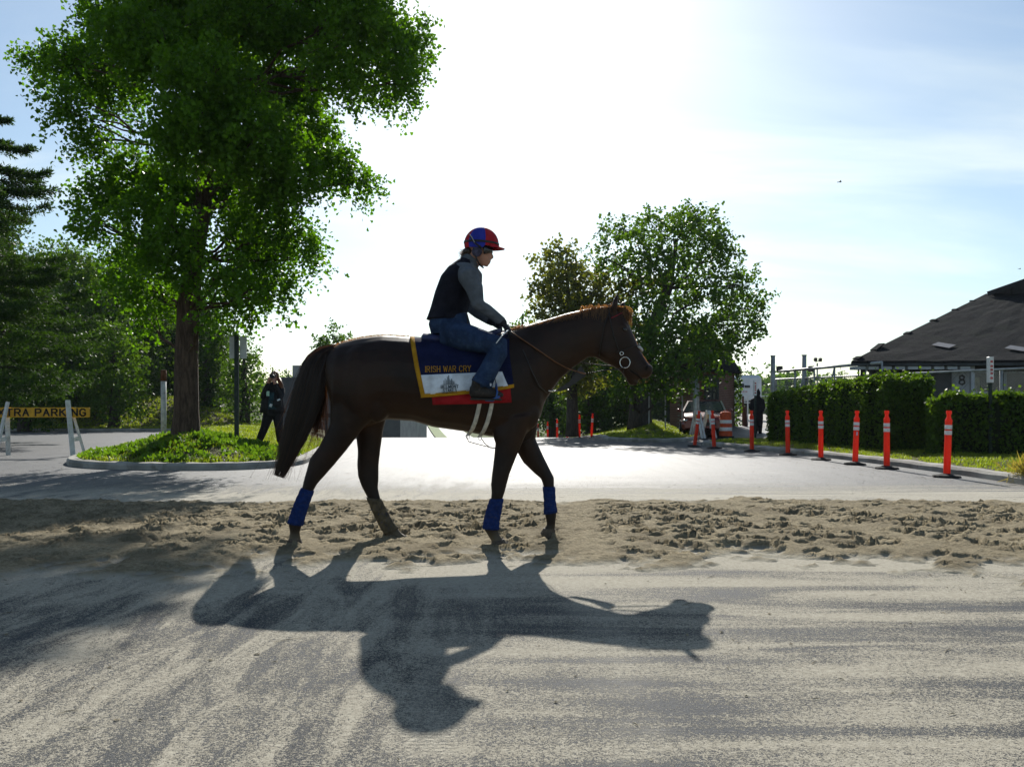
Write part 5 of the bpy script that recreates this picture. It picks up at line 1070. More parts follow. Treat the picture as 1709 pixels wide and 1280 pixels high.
# --- brick gatehouse
def brick():
    t = NT('brick'); p = t.obj(); b = t.n('ShaderNodeTexBrick', {'Vector': t.n('ShaderNodeCombineXYZ', {0: t.math('ADD', t.n('ShaderNodeSeparateXYZ', {0: p}).outputs[0], t.n('ShaderNodeSeparateXYZ', {0: p}).outputs[1]), 1: t.n('ShaderNodeSeparateXYZ', {0: p}).outputs[2]}).outputs[0], 'Scale': 1.0, 'Mortar Size': .010, 'Brick Width': .21, 'Row Height': .075, 'Color1': (.16, .065, .042, 1), 'Color2': (.23, .105, .07, 1), 'Mortar': (.24, .21, .18, 1)})
    return t.pbr(t.mix(t.rng(t.noise(p, 1.5, 4), .4, .7, 0, .4), b.outputs[0], (.11, .055, .04)), .9, t.bump(b.outputs[1], .5, -.012), .15)
m_brick = brick()
gh = empty('gatehouse', (P(1200, 0, 35).x, 35, .05), R(0), 'small brick gatehouse with dark hipped roof beside the driveway', 'building'); o_ = gh.location.copy()
K0 = P(1200, 0, 35); K0.z = 0; Rw = Vector((P(1226, 0, 37.2).x, 37.2, 0)); Lw = Vector((P(1118, 0, 36.4).x, 36.4, 0)); Bk = Rw + (Lw - K0); gzT = P(0, 614, 35).z
mb = MB(); mb.prism([(K0.x, K0.y), (Rw.x, Rw.y), (Bk.x, Bk.y), (Lw.x, Lw.y)], lambda q: Vector((q[0], q[1], -.1)), lambda q: Vector((q[0], q[1], gzT))); mb.build('wall', m_brick, gh, o_)
ctr = (K0 + Bk) / 2; ov = 1.22; q4 = [ctr + (v - ctr) * ov for v in (K0, Rw, Bk, Lw)]; ap = Vector((ctr.x, ctr.y, gzT + 1.9)); base = [Vector((v.x, v.y, gzT - .05)) for v in q4]
ap1, ap2 = ap + (K0 - Lw) * .18, ap - (K0 - Lw) * .18
MB().add(base + [ap1, ap2] + [b_ + Vector((0, 0, -.1)) for b_ in base], [(0, 1, 4), (1, 2, 5, 4), (2, 3, 5), (3, 0, 4, 5), (0, 6, 7, 1), (1, 7, 8, 2), (2, 8, 9, 3), (3, 9, 6, 0), (6, 9, 8, 7)]).build('roof', m_shing, gh, o_)
dl = (Lw - K0).normalized(); nl = Vector((dl.y, -dl.x, 0)); nl = nl if nl.y < 0 else -nl
for (s0, s1, z0, z1) in ((.12, .62, P(0, 682, 35).z, P(0, 626, 35).z),):
    a, b = K0 + dl * s0, K0 + dl * s1; wn_ = MB().add([a + nl * .01 + Vector((0, 0, z0)), b + nl * .01 + Vector((0, 0, z0)), b + nl * .01 + Vector((0, 0, z1)), a + nl * .01 + Vector((0, 0, z1))], [(0, 1, 2, 3)]).build('window', M_plain('window_glass', (.16, .17, .17), .12, .3, 2, 0, 20, .5), gh, o_)
    m_sash = M_plain('sash', (.05, .06, .055), .6)
    for f in (0, .33, .66, 1): MB().bar(a.lerp(b, f) + nl * .03 + Vector((0, 0, z0)), a.lerp(b, f) + nl * .03 + Vector((0, 0, z1)), .05, .04).build('frame', m_sash, wn_, o_)
    for z in (z0, (z0 + z1) / 2, z1): MB().bar(a + nl * .035 + Vector((0, 0, z)), b + nl * .035 + Vector((0, 0, z)), .05, .05).build('frame', m_sash, wn_, o_)
    MB().bar(a + nl * .05 + Vector((0, 0, z0 - .07)), b + nl * .05 + Vector((0, 0, z0 - .07)), .12, .07).build('sill', m_conc2, gh, o_)
MB().box(K0.lerp(Lw, .02) + nl * .05 + Vector((0, 0, 1.2)), (.10, .10, 2.3)).build('downpipe', m_sash, gh, o_)
# --- red car nosing out of the driveway
m_carp = M_plain('red_car_paint', (.16, .022, .022), .28, .12, 3, 0, 40, .5, **{'Coat Weight': .6}); m_cglass = M_plain('car_glass', (.03, .045, .06), .08, .2, 2, 0, 20, .6); m_tyre = M_plain('tyre', (.02, .02, .02), .85); m_chrome = M_plain('trim', (.55, .56, .57), .3, .1, 10, 0, 40, .5, metal=.9)
car = empty('parked_car', (P(1178, 0, 33).x, 33.2, .05), R(-14), 'dark red saloon car parked beside the brick gatehouse behind white barricades', 'car')
SEC = [(-2.15, .35, .62, .70), (-2.05, .28, .72, .80), (-1.3, .25, .88, .86), (-.75, .24, .95, .88), (.2, .24, .97, .89), (1.3, .25, .96, .88), (2.0, .3, .90, .80), (2.2, .4, .75, .70)]
def sec(y, zb, zt, hw): return [Vector((x * hw, y, z)) for x, z in ((-.92, zb), (-1, zb + .12), (-1.0, (zb + zt) / 2), (-.96, zt - .10), (-.86, zt), (-.4, zt + .03), (.4, zt + .03), (.86, zt), (.96, zt - .10), (1.0, (zb + zt) / 2), (1, zb + .12), (.92, zb))]
o = MB().rings([sec(*q) for q in SEC]).build('body', m_carp, car, (0, 0, 0)); autosmooth(o, 35)
CAB = [(-.95, .93, .80), (-.25, 1.36, .62), (.55, 1.42, .62), (1.15, 1.36, .60), (1.75, .97, .76)]
roofp = [Vector((s * h, y, z)) for y, z, h in CAB for s in (-1, 1)]
MB().add([Vector((-.62, -.25, 1.36)), Vector((.62, -.25, 1.36)), Vector((.62, .55, 1.44)), Vector((-.62, .55, 1.44)), Vector((-.60, 1.15, 1.38)), Vector((.60, 1.15, 1.38))], [(0, 1, 2, 3), (3, 2, 5, 4)]).build('roof', m_carp, car, (0, 0, 0))
MB().add([Vector((-.78, -.97, .955)), Vector((.78, -.97, .955)), Vector((.60, -.25, 1.355)), Vector((-.60, -.25, 1.355))], [(0, 1, 2, 3)]).build('windscreen', m_cglass, car, (0, 0, 0))
MB().add([Vector((-.74, 1.75, .97)), Vector((.74, 1.75, .97)), Vector((.58, 1.15, 1.375)), Vector((-.58, 1.15, 1.375))], [(3, 2, 1, 0)]).build('rear_window', m_cglass, car, (0, 0, 0))
for s in (-1, 1):
    MB().add([Vector((s * .80, -.95, .95)), Vector((s * .80, 1.7, .95)), Vector((s * .60, 1.15, 1.375)), Vector((s * .62, .5, 1.43)), Vector((s * .62, -.25, 1.355))], [(0, 1, 2, 3, 4)]).build('side_window', m_cglass, car, (0, 0, 0))
    MB().bar((s * .80, -.97, .95), (s * .62, -.25, 1.36), .06, .05).build('pillar', m_chrome if s > 0 else m_carp, car, (0, 0, 0))
    MB().ellipsoid((s * .97, -.72, 1.0), (.10, .06, .075)).build('wing_mirror', m_carp, car, (0, 0, 0), True); MB().ellipsoid((s * .62, -2.06, .62), (.16, .08, .07)).build('headlight', m_chrome, car, (0, 0, 0), True)
    for y in (-1.35, 1.35):
        w_ = MB().tube([(s * .70, y, .32), (s * .90, y, .32)], .32, 20).build('wheel', m_tyre, car, (0, 0, 0)); MB().tube([(s * .895, y, .32), (s * .915, y, .32)], .19, 16).build('rim', m_chrome, w_, (0, 0, 0))
MB().box((0, -2.12, .50), (.9, .08, .14), None, .01).build('grille', m_black, car, (0, 0, 0)); MB().box((0, -.98, .975), (1.5, .05, .03)).build('wiper', m_black, car, (0, 0, 0))
# --- white camper beyond the gate
m_camp = M_plain('camper_white', (.62, .66, .70), .45, .08, 2, 0, 30, .4)
cv = empty('camper_van', (P(1236, 0, 70).x, 70, .3), 0, 'white camper with dark windows parked beyond the gate', 'camper'); o_ = cv.location.copy(); xa, xb = P(1212, 0, 70).x, P(1257.5, 0, 70).x; za, zb = P(0, 664, 70).z, P(0, 628, 70).z
MB().box(((xa + xb) / 2, 70, (za + zb) / 2 - .2), (xb - xa, 5, zb - za + .4), None, .25).build('shell', m_camp, cv, o_)
for u0, u1, v0, v1 in ((1226, 1242, 640, 647), (1243, 1252, 643, 647)): a, b = P(u0, v1, 67.4), P(u1, v0, 67.4); MB().box(((a.x + b.x) / 2, 67.46, (a.z + b.z) / 2), (b.x - a.x, .06, b.z - a.z), None, .02).build('window', m_glassd, cv, o_)
for k in range(5): a = P(1226 + 5 * k, 653.5, 67.4); MB().box((a.x, 67.48, a.z), (.16, .04, .05)).build('marker_light', m_dored, cv, o_)
for u in (1221, 1250): MB().tube([P(u, 672, 67.6), P(u, 672, 68)], .42, 16).build('wheel', m_tyre, cv, o_)
# white paddock rail
pr = empty('paddock_rail', (P(1255, 0, 52).x, 52, .15), 0, 'white metal paddock rail crossing the gravel yard', 'fence'); o_ = pr.location.copy(); m_railw = M_plain('white_rail', (.62, .64, .66), .5, .1)
for v in (661, 672): MB().tube([P(1222, v, 52), P(1300, v, 52)], .035, 6).build('rail', m_railw, pr, o_)
for u in (1226, 1248, 1270, 1292): MB().tube([P(u, 660, 52), Vector((P(u, 0, 52).x, 52, .05))], .04, 6).build('post', m_railw, pr, o_)
# timber gate and leaning post in front of the yard
tg = empty('field_gate', (P(1238, 0, 37.8).x, 37.8, .05), 0, 'rusty low bar gate with thick post beside the gatehouse', 'gate'); o_ = tg.location.copy(); m_rust2 = M_plain('rusty_bar', (.11, .05, .035), .8, .3)
MB().tube([P(1240, 661, 37.8), Vector((P(1240, 0, 37.8).x, 37.8, .0))], .045, 8).build('pipe', m_rust2, tg, o_); MB().tube([P(1242, 678, 37.6), Vector((P(1245, 0, 37.6).x, 37.6, .0))], .10, 10).build('post', m_rust2, tg, o_)
for v in (682, 694): MB().tube([P(1224, v, 37.7), P(1243, v, 37.7)], .03, 6).build('bar', m_railw, tg, o_)
# --- chain link fences
m_galv = M_plain('galvanised', (.34, .36, .36), .5, .25, 5, .1, 40, .45, metal=.35); m_wire = M_plain('fence_wire', (.14, .15, .155), .6, .2, 5, 0, 30, .3)
def chain(a, b, z0, z1, parent, o, pitch=.065):
    """woven wire between a and b as thin real wires"""
    a, b = Vector(a), Vector(b); L = (b - a).length; d = (b - a) / L; nrm = Vector((-d.y, d.x, 0)); H = z1 - z0; V = []; F = []; r_ = .0022
    for s in (-1, 1):
        k = -H if s > 0 else 0.0
        while k < (L if s > 0 else L + H):
            x0, x1 = k, k + s * H; za, zb = z0, z1
            if s > 0:
                if x0 < 0: za += -x0; x0 = 0
                if x1 > L: zb -= x1 - L; x1 = L
            else:
                if x0 > L: za += x0 - L; x0 = L
                if x1 < 0: zb += x1; x1 = 0
            if zb - za > .02:
                p, q = a + d * x0 + nrm * (.002 * s), a + d * x1 + nrm * (.002 * s); p.z, q.z = za, zb; t = (q - p).normalized(); w = t.cross(nrm) * r_ * 1.3; bq = len(V)
                V += [p + w, p - w, p + nrm * r_ * 2, q + w, q - w, q + nrm * r_ * 2]; F += [(bq, bq + 1, bq + 4, bq + 3), (bq + 1, bq + 2, bq + 5, bq + 4), (bq + 2, bq, bq + 3, bq + 5)]
            k += pitch * 1.4142
    ob = link('wire_mesh', mesh_np('wire_mesh', np.array([v - Vector(o) for v in V]), np.array(F), [m_wire]), parent); ob['kind'] = 'stuff'; return ob
cf = empty('chain_link_fence', (11.0, 28.0, .15), 0, 'galvanised chain link fence with sloping top rail between hedge and barn', 'fence'); o_ = cf.location.copy()
f0_, f1_ = Vector((15.3, 22.0, 0)), Vector((10.35, 33.0, 0))
frz = lambda p: 2.25 + .05 * (p.y - 22) / 11
MB().tube([Vector((f0_.x, f0_.y, 2.24)), f0_.lerp(f1_, .5) + Vector((0, 0, 2.25)), Vector((f1_.x, f1_.y, 2.27))], .032, 8).build('top_rail', m_galv, cf, o_, True)
for t in (.0, .22, .44, .66, .86, 1.0): p = f0_.lerp(f1_, t); MB().tube([p + Vector((.04, .02, 0)), p + Vector((.04, .02, 2.24))], .04, 8).build('post', m_galv, cf, o_, True)
chain(f0_, f1_, .15, 2.24, cf, o_)
sgt = empty('sliding_gate', (11.0, 30.6, .1), 0, 'sliding chain link gate with tall posts, roller rail and diagonal braces', 'gate'); o_ = sgt.location.copy()
g0, g1 = P(1472, 600, 27.6), P(1300, 620, 32.5); g0.z = CAMZ + (HV - 605) / FPX * 27.6; g1.z = CAMZ + (HV - 620) / FPX * 32.5
MB().tube([g0, g1], .05, 8).build('roller_rail', m_galv, sgt, o_, True); MB().tube([Vector((g0.x, g0.y, .3)), Vector((g1.x, g1.y, .3))], .04, 8).build('bottom_rail', m_galv, sgt, o_, True)
for t in (.0, .2, .42, .62, .82): p = g0.lerp(g1, t); MB().tube([Vector((p.x, p.y, .25)), p], .03, 6).build('upright', m_galv, sgt, o_, True)
for t in (.12, .42, .72): p, q = g0.lerp(g1, t), g0.lerp(g1, t + .14); MB().tube([p, Vector((q.x, q.y, .3))], .025, 6).build('brace', m_galv, sgt, o_, True)
chain(Vector((g0.x, g0.y, 0)), Vector((g1.x, g1.y, 0)), .3, 2.3, sgt, o_)
for u, v, Y in ((1290, 594, 32.8), (1342, 593, 31.6)):
    p = P(u, v, Y); MB().tube([Vector((p.x, p.y, 0)), p], .085, 10).build('gate_post', m_galv, sgt, o_, True); MB().box((p.x + .22, p.y - .12, P(0, 616, Y).z), (.22, .14, .22), None, .02).build('roller_bracket', m_black, sgt, o_); MB().tube([p + Vector((0, 0, -.02)), p + Vector((0, 0, .02))], .095, 10).build('post_cap', m_galv, sgt, o_)
# fence under the oak, by the gatehouse
of = empty('chain_link_fence', (6.0, 32.5, .3), 0, 'chain link fence with thick grey corner pole in the shade of the oak', 'fence'); o_ = of.location.copy()
q0, q1 = P(1052, 0, 34), P(1162, 0, 31.5); q0.z = q1.z = 0; zt0 = P(0, 641, 32.5).z
chain(q0, q1, .3, zt0, of, o_)
MB().tube([Vector((q0.x, q0.y, zt0)), Vector((q1.x, q1.y, zt0))], .025, 6).build('top_rail', m_galv, of, o_)
for t in (0, .3, .55, .8): p = q0.lerp(q1, t); MB().tube([p, Vector((p.x, p.y, zt0))], .03, 6).build('post', m_galv, of, o_)
p = P(1160.5, 628, 31.4); MB().tube([Vector((p.x, p.y, 0)), Vector((p.x, p.y, p.z))], .09, 10).build('corner_pole', m_galv, of, o_, True)
q2 = P(1166, 0, 31.3); MB().tube([Vector((q2.x, q2.y, 0)), Vector((q2.x, q2.y, P(0, 640, 31.3).z))], .025, 6).build('gate_stile', m_galv, of, o_)
# --- floodlight mast far off
fl = empty('floodlight_mast', (P(1363, 0, 62).x, 62, .2), 0, 'thin mast with two square floodlights behind the sliding gate', 'lamp'); o_ = fl.location.copy(); p = P(1364, 606, 62)
MB().tube([Vector((p.x, p.y, .1)), p], .06, 8).build('mast', m_galv, fl, o_); MB().bar(P(1361, 604, 62), P(1368, 602, 62), .06, .06).build('arm', m_galv, fl, o_)
for u, v in ((1361, 600), (1369, 600.5)): MB().box(P(u, v, 61.9), (.22, .2, .26), Matrix.Rotation(R(20), 3, 'X'), .02).build('floodlight', m_black, fl, o_)
# ================================================================== hedges and trees
def leaf_arrays(C, size, r, aspect=.55, up=None, droop=None, fan=False):
    """one folded leaf of two triangles... per centre, random attitude; fan: broad end"""
    n = len(C); a = r.normal(0, 1, (n, 3)); 
    if droop is not None: a = a * .6 + droop
    a /= np.linalg.norm(a, axis=1)[:, None]; b = r.normal(0, 1, (n, 3)); 
    if up is not None: b = np.cross(a, r.normal(0, .75, (n, 3)) + up)
    b -= a * (a * b).sum(1)[:, None]; b /= np.linalg.norm(b, axis=1)[:, None] + 1e-9
    s = size * r.uniform(.65, 1.35, n)[:, None]
    if fan: V = np.stack([C, C + a * s * .75 + b * s * aspect, C + a * s * 1.0, C + a * s * .75 - b * s * aspect], 1)
    else: V = np.stack([C, C + a * s * .5 + b * s * aspect, C + a * s, C + a * s * .5 - b * s * aspect], 1)
    return V.reshape(-1, 3)
def leaf_obj(name, C, size, mat, parent, origin, seed=1, aspect=.5, up=None, droop=None, fan=False, kind=None):
    r = np.random.default_rng(seed); V = leaf_arrays(C, size, r, aspect, up, droop, fan) - np.array(origin)
    F = np.arange(len(V)).reshape(-1, 4); o = link(name, mesh_np(name, V.astype(np.float32), F, [mat]), parent)
    if kind: o['kind'] = kind
    return o
def clump_points(clumps, r, twigs_per_m3=46, leaves=11, twig=.38, hang=.45, spread=.05):
    """leaf centres along short hanging twigs spread through uneven ellipsoids"""
    out = []
    for c, rad, dens in clumps:
        rad = np.array(rad); vol = 4.19 * rad.prod(); n = max(6, int(vol ** .85 * twigs_per_m3 * dens))
        d = r.normal(0, 1, (n, 3)); d /= np.linalg.norm(d, axis=1)[:, None]; rho = r.random(n) ** .42 * (1 + .16 * np.sin(d[:, 0] * 5 + c[0]) * np.cos(d[:, 2] * 6 + c[2]))
        base = np.array(c) + d * rad * rho[:, None]; dirn = d * .6 + r.normal(0, .45, (n, 3)); dirn[:, 2] -= hang; dirn /= np.linalg.norm(dirn, axis=1)[:, None]
        L = twig * r.uniform(.5, 1.5, n); t = r.random((n, leaves)); p = base[:, None] + dirn[:, None] * (L[:, None] * t)[..., None]; p[..., 2] -= .25 * (L[:, None] * t) ** 2 * hang * 2
        out.append((p + r.normal(0, spread, p.shape)).reshape(-1, 3))
    return np.concatenate(out)
def limb(mb, a, b, r0, r1, sag=0.0, wob=.06, n=6, rr_=random.Random(2)):
    a, b = Vector(a), Vector(b); L = (b - a).length; pts = []; rd = []
    for k in range(n + 1):
        t = k / n; p = a.lerp(b, t) + Vector((rr_.uniform(-1, 1), rr_.uniform(-1, 1), rr_.uniform(-1, 1))) * wob * L * .3 * math.sin(math.pi * t); p.z += sag * math.sin(math.pi * t) * L; pts.append(p); rd.append(r0 + (r1 - r0) * t)
    mb.tube(pts, rd, 7); return pts
def bark(name, c):
    t = NT(name); p = t.obj(); n = t.noise(t.mapping(p, (9, 9, 1.6)), 2.2, 5, .65, .4); n2 = t.noise(p, 26, 3, .6)
    return t.pbr(t.mix(t.rng(n, .35, .65), tuple(x * .45 for x in c), c), .9, t.bump(t.math('MULTIPLY_ADD', n2, .25, n), .9, .03), .15)
m_bark = bark('bark_brown', (.10, .068, .048)); m_bark2 = bark('bark_grey', (.085, .07, .058))
def tree(name, base, label, group, clumps, trunk_pts, trunk_r, m_l, size, seed, dens=46, leaves=11, twig=.38, hang=.45, limbs=True, barkm=None, fan=False, aspect=.5, up=None, spread=.05, cat='tree', far=False, lim=.07):
    e = empty(name, base, 0, label, cat, group); r = np.random.default_rng(seed); o = Vector(base); q = random.Random(seed)
    C = clump_points(clumps, r, dens, leaves, twig, hang, spread)
    leaf_obj('crown', C, size, m_l, e, o, seed, aspect, up, None, fan)
    mb = MB(); tp = [Vector(p) for p in trunk_pts]; mb.tube(tp, trunk_r, 12)
    if limbs:
        for c, rad, d in clumps:
            c = Vector(c); k = min(range(len(tp)), key=lambda i: (tp[i] - c).length + (.9 if tp[i].z > c.z else 0) * 1.2 + i * .05); s = tp[k]
            pts = limb(mb, s, c, min(trunk_r[k] * .36, lim), .012, -.03, .18, 6, q)
            for _ in range(3):
                d2 = Vector((q.gauss(0, 1), q.gauss(0, 1), q.gauss(0, .7))).normalized(); limb(mb, pts[q.choice([3, 4, 5])], c + Vector((d2.x * rad[0], d2.y * rad[1], d2.z * rad[2])) * .8, .022, .006, .0, .2, 4, q)
    tr = mb.build('trunk', barkm or m_bark, e, o, True); return e
def CL(u, v, ru, rv, Y, dep=None, dens=1.0):
    k = Y / FPX; return (tuple(P(u, v, Y)), (ru * k, dep if dep is not None else ru * k, rv * k), dens)

# --- the broad street tree on the mound (fan leaves hanging in heavy bunches)
TY = 17.5; tb = P(310, 724, TY); tb.z = isl_z(tb.x, TY) - .03
G = []
spec = [(75, 95, 42, 40, .6, .8), (130, 85, 60, 48, .4, 1), (110, 165, 45, 42, -.5, .9), (185, 130, 60, 62, .9, 1), (150, 225, 42, 38, -.3, .9), (240, 60, 90, 65, -.6, 1), (300, 20, 110, 70, .5, 1), (420, 25, 110, 62, -.4, 1), (520, 30, 90, 62, .5, 1), (600, 25, 80, 58, -.5, 1), (660, 70, 55, 55, .2, 1), (695, 60, 32, 45, .6, .8), (680, 130, 34, 45, -.3, .8), (630, 130, 45, 45, .5, .8),
        (560, 105, 60, 50, -.7, 1), (350, 130, 95, 75, -1.1, 1), (470, 140, 80, 60, .8, 1), (320, 215, 85, 65, -1.2, 1), (430, 220, 85, 70, -1.0, 1), (510, 215, 65, 55, .7, 1), (560, 270, 52, 45, .2, 1), (605, 300, 25, 26, .3, .9), (480, 290, 60, 55, -.6, 1), (220, 290, 55, 55, .5, 1), (160, 320, 52, 42, .1, .8), (150, 365, 40, 30, -.5, .6), (250, 350, 52, 50, -.6, 1), (295, 300, 60, 60, .2, 1), (380, 300, 70, 60, 1.0, 1),
        (225, 410, 42, 42, .5, .8), (275, 420, 55, 50, -.6, 1), (300, 370, 42, 45, -1.0, .9), (245, 470, 40, 36, -.2, .75), (285, 495, 36, 34, .4, .7), (430, 350, 60, 55, -.4, 1), (500, 385, 38, 40, -.3, .9), (525, 420, 22, 28, .2, .8), (440, 420, 55, 55, .4, 1), (465, 470, 34, 30, -.3, .9), (400, 390, 42, 42, .7, .9), (415, 500, 46, 36, .3, .8), (380, 475, 42, 44, .8, .8), (380, 440, 40, 40, -.9, .8), (205, 460, 30, 40, 0, .7), (350, 520, 30, 26, -.6, .4), (245, 530, 20, 34, .3, .5), (330, 450, 25, 20, -.7, .5),
        (300, -60, 120, 60, 0, 1), (450, -60, 140, 60, .3, 1), (180, 10, 60, 50, .4, .9), (600, -40, 80, 50, 0, 1), (370, 80, 70, 50, 1.1, .9)]
for u, v, ru, rv, dz, dn in spec: G.append(CL(u, v, ru * .80, rv * .80, TY + dz * 1.6, max(.5, min(1.0, ru * TY / FPX * .9)), dn))
m_gk = M_leaf('fan_leaves', (.034, .088, .009), (.095, .195, .015), .52, .45, .5, (1.75, 1.85, .25), .15)
T_ = [tb + Vector((0, 0, -.2)), tb + Vector((0, 0, .08)), P(311, 690, TY), P(311, 600, TY), P(314, 520, TY), P(322, 440, TY), P(338, 350, TY), P(348, 250, TY), P(360, 150, TY), P(372, 40, TY), P(380, -60, TY)]
tree('street_tree', tb, 'broad leafy shade tree with hanging bunches of fan leaves on the kerbed mound', None, G, T_, [.34, .30, .255, .235, .225, .205, .17, .15, .12, .08, .04], m_gk, .074, 21, 205, 17, .46, .9, True, m_bark, True, .52, None, .045, lim=.042)
# weeds round the foot of the mound
r = np.random.default_rng(9); n = 2600; wx = r.uniform(-9.0, -4.4, n); wy_ = r.uniform(15.0, 18.2, n); dd = poly_dist(wx, wy_, island.poly); keep = (dd > .12) & (r.random(n) > barep(wx, wy_) * .9) & (lump(wx * 1.7, wy_ * 1.7) > -.15); wx, wy_, dd = wx[keep], wy_[keep], dd[keep]
wz = island.z(wx, wy_, dd); C = np.repeat(np.stack([wx, wy_, wz + .03], -1), 9, 0) + r.normal(0, .05, (len(wx) * 9, 3)) * np.array([1, 1, .45])
tag(leaf_obj('weeds', C, .085, m_weeds, None, (0, 0, 0), 3, .28, None, np.array([0, 0, .6]), False), 'broad leaved weeds tufted over the front of the kerbed mound', 'weeds', kind='stuff')
C = np.stack([P(140 + k * 2.2 + 4 * math.sin(k), 0, 17.0 - .03 * k) for k in range(1)]) if False else None

# --- conifer at the left edge: whorls of drooping boughs with needle sprays
def conifer(base, H, Rmax, label, seed, lean_=0.0):
    e = empty('conifer', base, 0, label, 'tree'); q = random.Random(seed); r = np.random.default_rng(seed); o = Vector(base); mb = MB(); mb.tube([o + Vector((0, 0, -.2)), o + Vector((0, 0, H * .5)), o + Vector((0, 0, H))], [.32, .2, .03], 10); A = []; Dv = []
    z = 1.5
    while z < H - .3:
        f = 1 - z / H; nb = q.randint(4, 6)
        for k in range(nb):
            a = q.uniform(0, 6.28); L = Rmax * (f ** .75) * q.uniform(.65, 1.15) + .35; d = Vector((math.cos(a), math.sin(a), 0)); pts = [o + Vector((0, 0, z)) + d * L * t + Vector((0, 0, L * (.10 * t - .42 * t * t + .36 * t ** 4))) for t in (0, .2, .4, .6, .8, 1)]
            mb.tube(pts, [.045 * f + .012, .035 * f + .01, .02, .014, .01, .005], 5)
            for j in range(int(16 + L * 30)):
                t = q.uniform(.12, 1.0); i = min(4, int(t * 5)); p = pts[i].lerp(pts[i + 1], t * 5 - i); side_ = d.cross(Vector((0, 0, 1))) * q.choice([-1, 1]); sl = L * .30 * (1.15 - t) + .16
                dr = (d * q.uniform(.4, 1.0) + side_ * q.uniform(.2, 1.0) + Vector((0, 0, q.uniform(-.25, .18)))).normalized(); m = 11; tt = r.random(m) * sl; c = np.array(p) + np.outer(tt, np.array(dr)); c[:, 2] -= .25 * tt ** 2; A.append(c + r.normal(0, .012, c.shape)); Dv.append(np.tile(np.array(dr), (m, 1)))
        z += q.uniform(.26, .42) * (1 + .4 * f)
    C = np.concatenate(A); D = np.concatenate(Dv); n = len(C); a = D * .6 + r.normal(0, .55, (n, 3)); a /= np.linalg.norm(a, axis=1)[:, None]; b = np.cross(a, r.normal(0, 1, (n, 3))); b /= np.linalg.norm(b, axis=1)[:, None]; s = r.uniform(.10, .19, n)[:, None]
    V = np.stack([C, C + a * s * .5 + b * .020, C + a * s, C + a * s * .5 - b * .020], 1).reshape(-1, 3) - np.array(o); link('crown', mesh_np('crown', V.astype(np.float32), np.arange(len(V)).reshape(-1, 4), [m_needle]), e); mb.build('trunk', m_bark2, e, o, True); return e
m_needle = M_leaf('needles', (.013, .040, .010), (.042, .088, .018), .34, .6, .6, (1.6, 1.5, .4), .1)
conifer((P(-30, 0, 27.0).x, 27.0, .0), 10.9, 5.2, 'dark layered conifer standing at the side road beyond the parking board', 3)
# --- background trees on the left bank
m_l1 = M_leaf('maple_leaves', (.030, .074, .012), (.080, .155, .020), .44, .45, .25, (1.8, 1.7, .3), .2); m_l2 = M_leaf('deep_leaves', (.020, .050, .011), (.055, .110, .018), .40, .5, .25, (1.7, 1.6, .4), .15); m_l3 = M_leaf('olive_leaves', (.065, .090, .018), (.15, .165, .030), .46, .5, .3, (1.6, 1.5, .45), .4)
def round_tree(u, Y, vtop_, vlow, ru, label, group, m, seed, size=.13, z0=None, lobes=15, dens=18, leaves=14, twig=.8, barkm=None, trunk_w=.28, hang=.35):
    q = random.Random(seed); k = Y / FPX; x = (u - CU) * k; z0 = float(gz(x, Y)) if z0 is None else z0; top = CAMZ + (HV - vtop_) * k; low = CAMZ + (HV - vlow) * k; Rw_ = ru * k; H = top - low; cl = []
    for j in range(lobes):
        f = (j + .5) / lobes; a = j * 2.399 + q.uniform(-.4, .4); prof = math.sin(math.pi * (.16 + .80 * f)) ** .7; zz = low + H * (.10 + .80 * f); rad = Rw_ * prof * q.uniform(.40, .66); cr_ = Rw_ * q.uniform(.36, .52) * (1.05 - .3 * f)
        cl.append(((x + rad * math.cos(a), Y + rad * math.sin(a) * .8, zz), (cr_, cr_, cr_ * q.uniform(.62, .85)), 1.0))
    cl.append(((x, Y, low + H * .5), (Rw_ * .55, Rw_ * .5, H * .34), .8))
    tp = [(x, Y, z0 - .3), (x + .03, Y, z0 + .6), (x + .1, Y, low + H * .2), (x - .05, Y, low + H * .5), (x, Y, top - H * .12)]
    return tree('tree', (x, Y, z0), label, group, cl, tp, [trunk_w * 1.25, trunk_w, trunk_w * .8, trunk_w * .5, .04], m, size, seed, dens, leaves, twig, hang, True, barkm or m_bark2, False, .52, None, .10)
gl = 'trees on the left bank'
round_tree(112, 47, 385, 690, 105, 'tall leafy tree on the bank directly behind the conifer', gl, m_l1, 31, .15)
round_tree(205, 52, 395, 690, 85, 'dark rounded tree between the conifer and the broad street tree', gl, m_l2, 32, .16)
round_tree(190, 44, 520, 700, 62, 'lower bright leaved tree with boughs sweeping down to the bank', gl, m_l1, 33, .14)
round_tree(280, 58, 440, 700, 80, 'tree in deep shade behind the trunk of the street tree', gl, m_l2, 34, .17)
round_tree(345, 50, 505, 705, 62, 'leafy tree behind the dark green sign post', gl, m_l2, 35, .15)
round_tree(408, 47, 560, 705, 42, 'smaller tree with ragged edge behind the woman with the camera', gl, m_l1, 36, .14)
round_tree(40, 41, 560, 700, 70, 'pale leaved low tree behind the parking board', gl, m_l1, 37, .13)
round_tree(-60, 50, 300, 690, 150, 'large dark tree at the end of the bank beyond the conifer', gl, m_l2, 38, .17)
round_tree(150, 80, 430, 690, 120, 'distant dark tree filling the gap beside the conifer', gl, m_l2, 41, .26, None, 13, 3)
round_tree(245, 72, 500, 700, 90, 'distant dark tree low behind the white pipe post', gl, m_l2, 42, .24, None, 13, 4)
round_tree(330, 85, 470, 690, 95, 'distant dark tree closing the gap behind the bank', gl, m_l2, 40, .26, None, 13, 2.6)
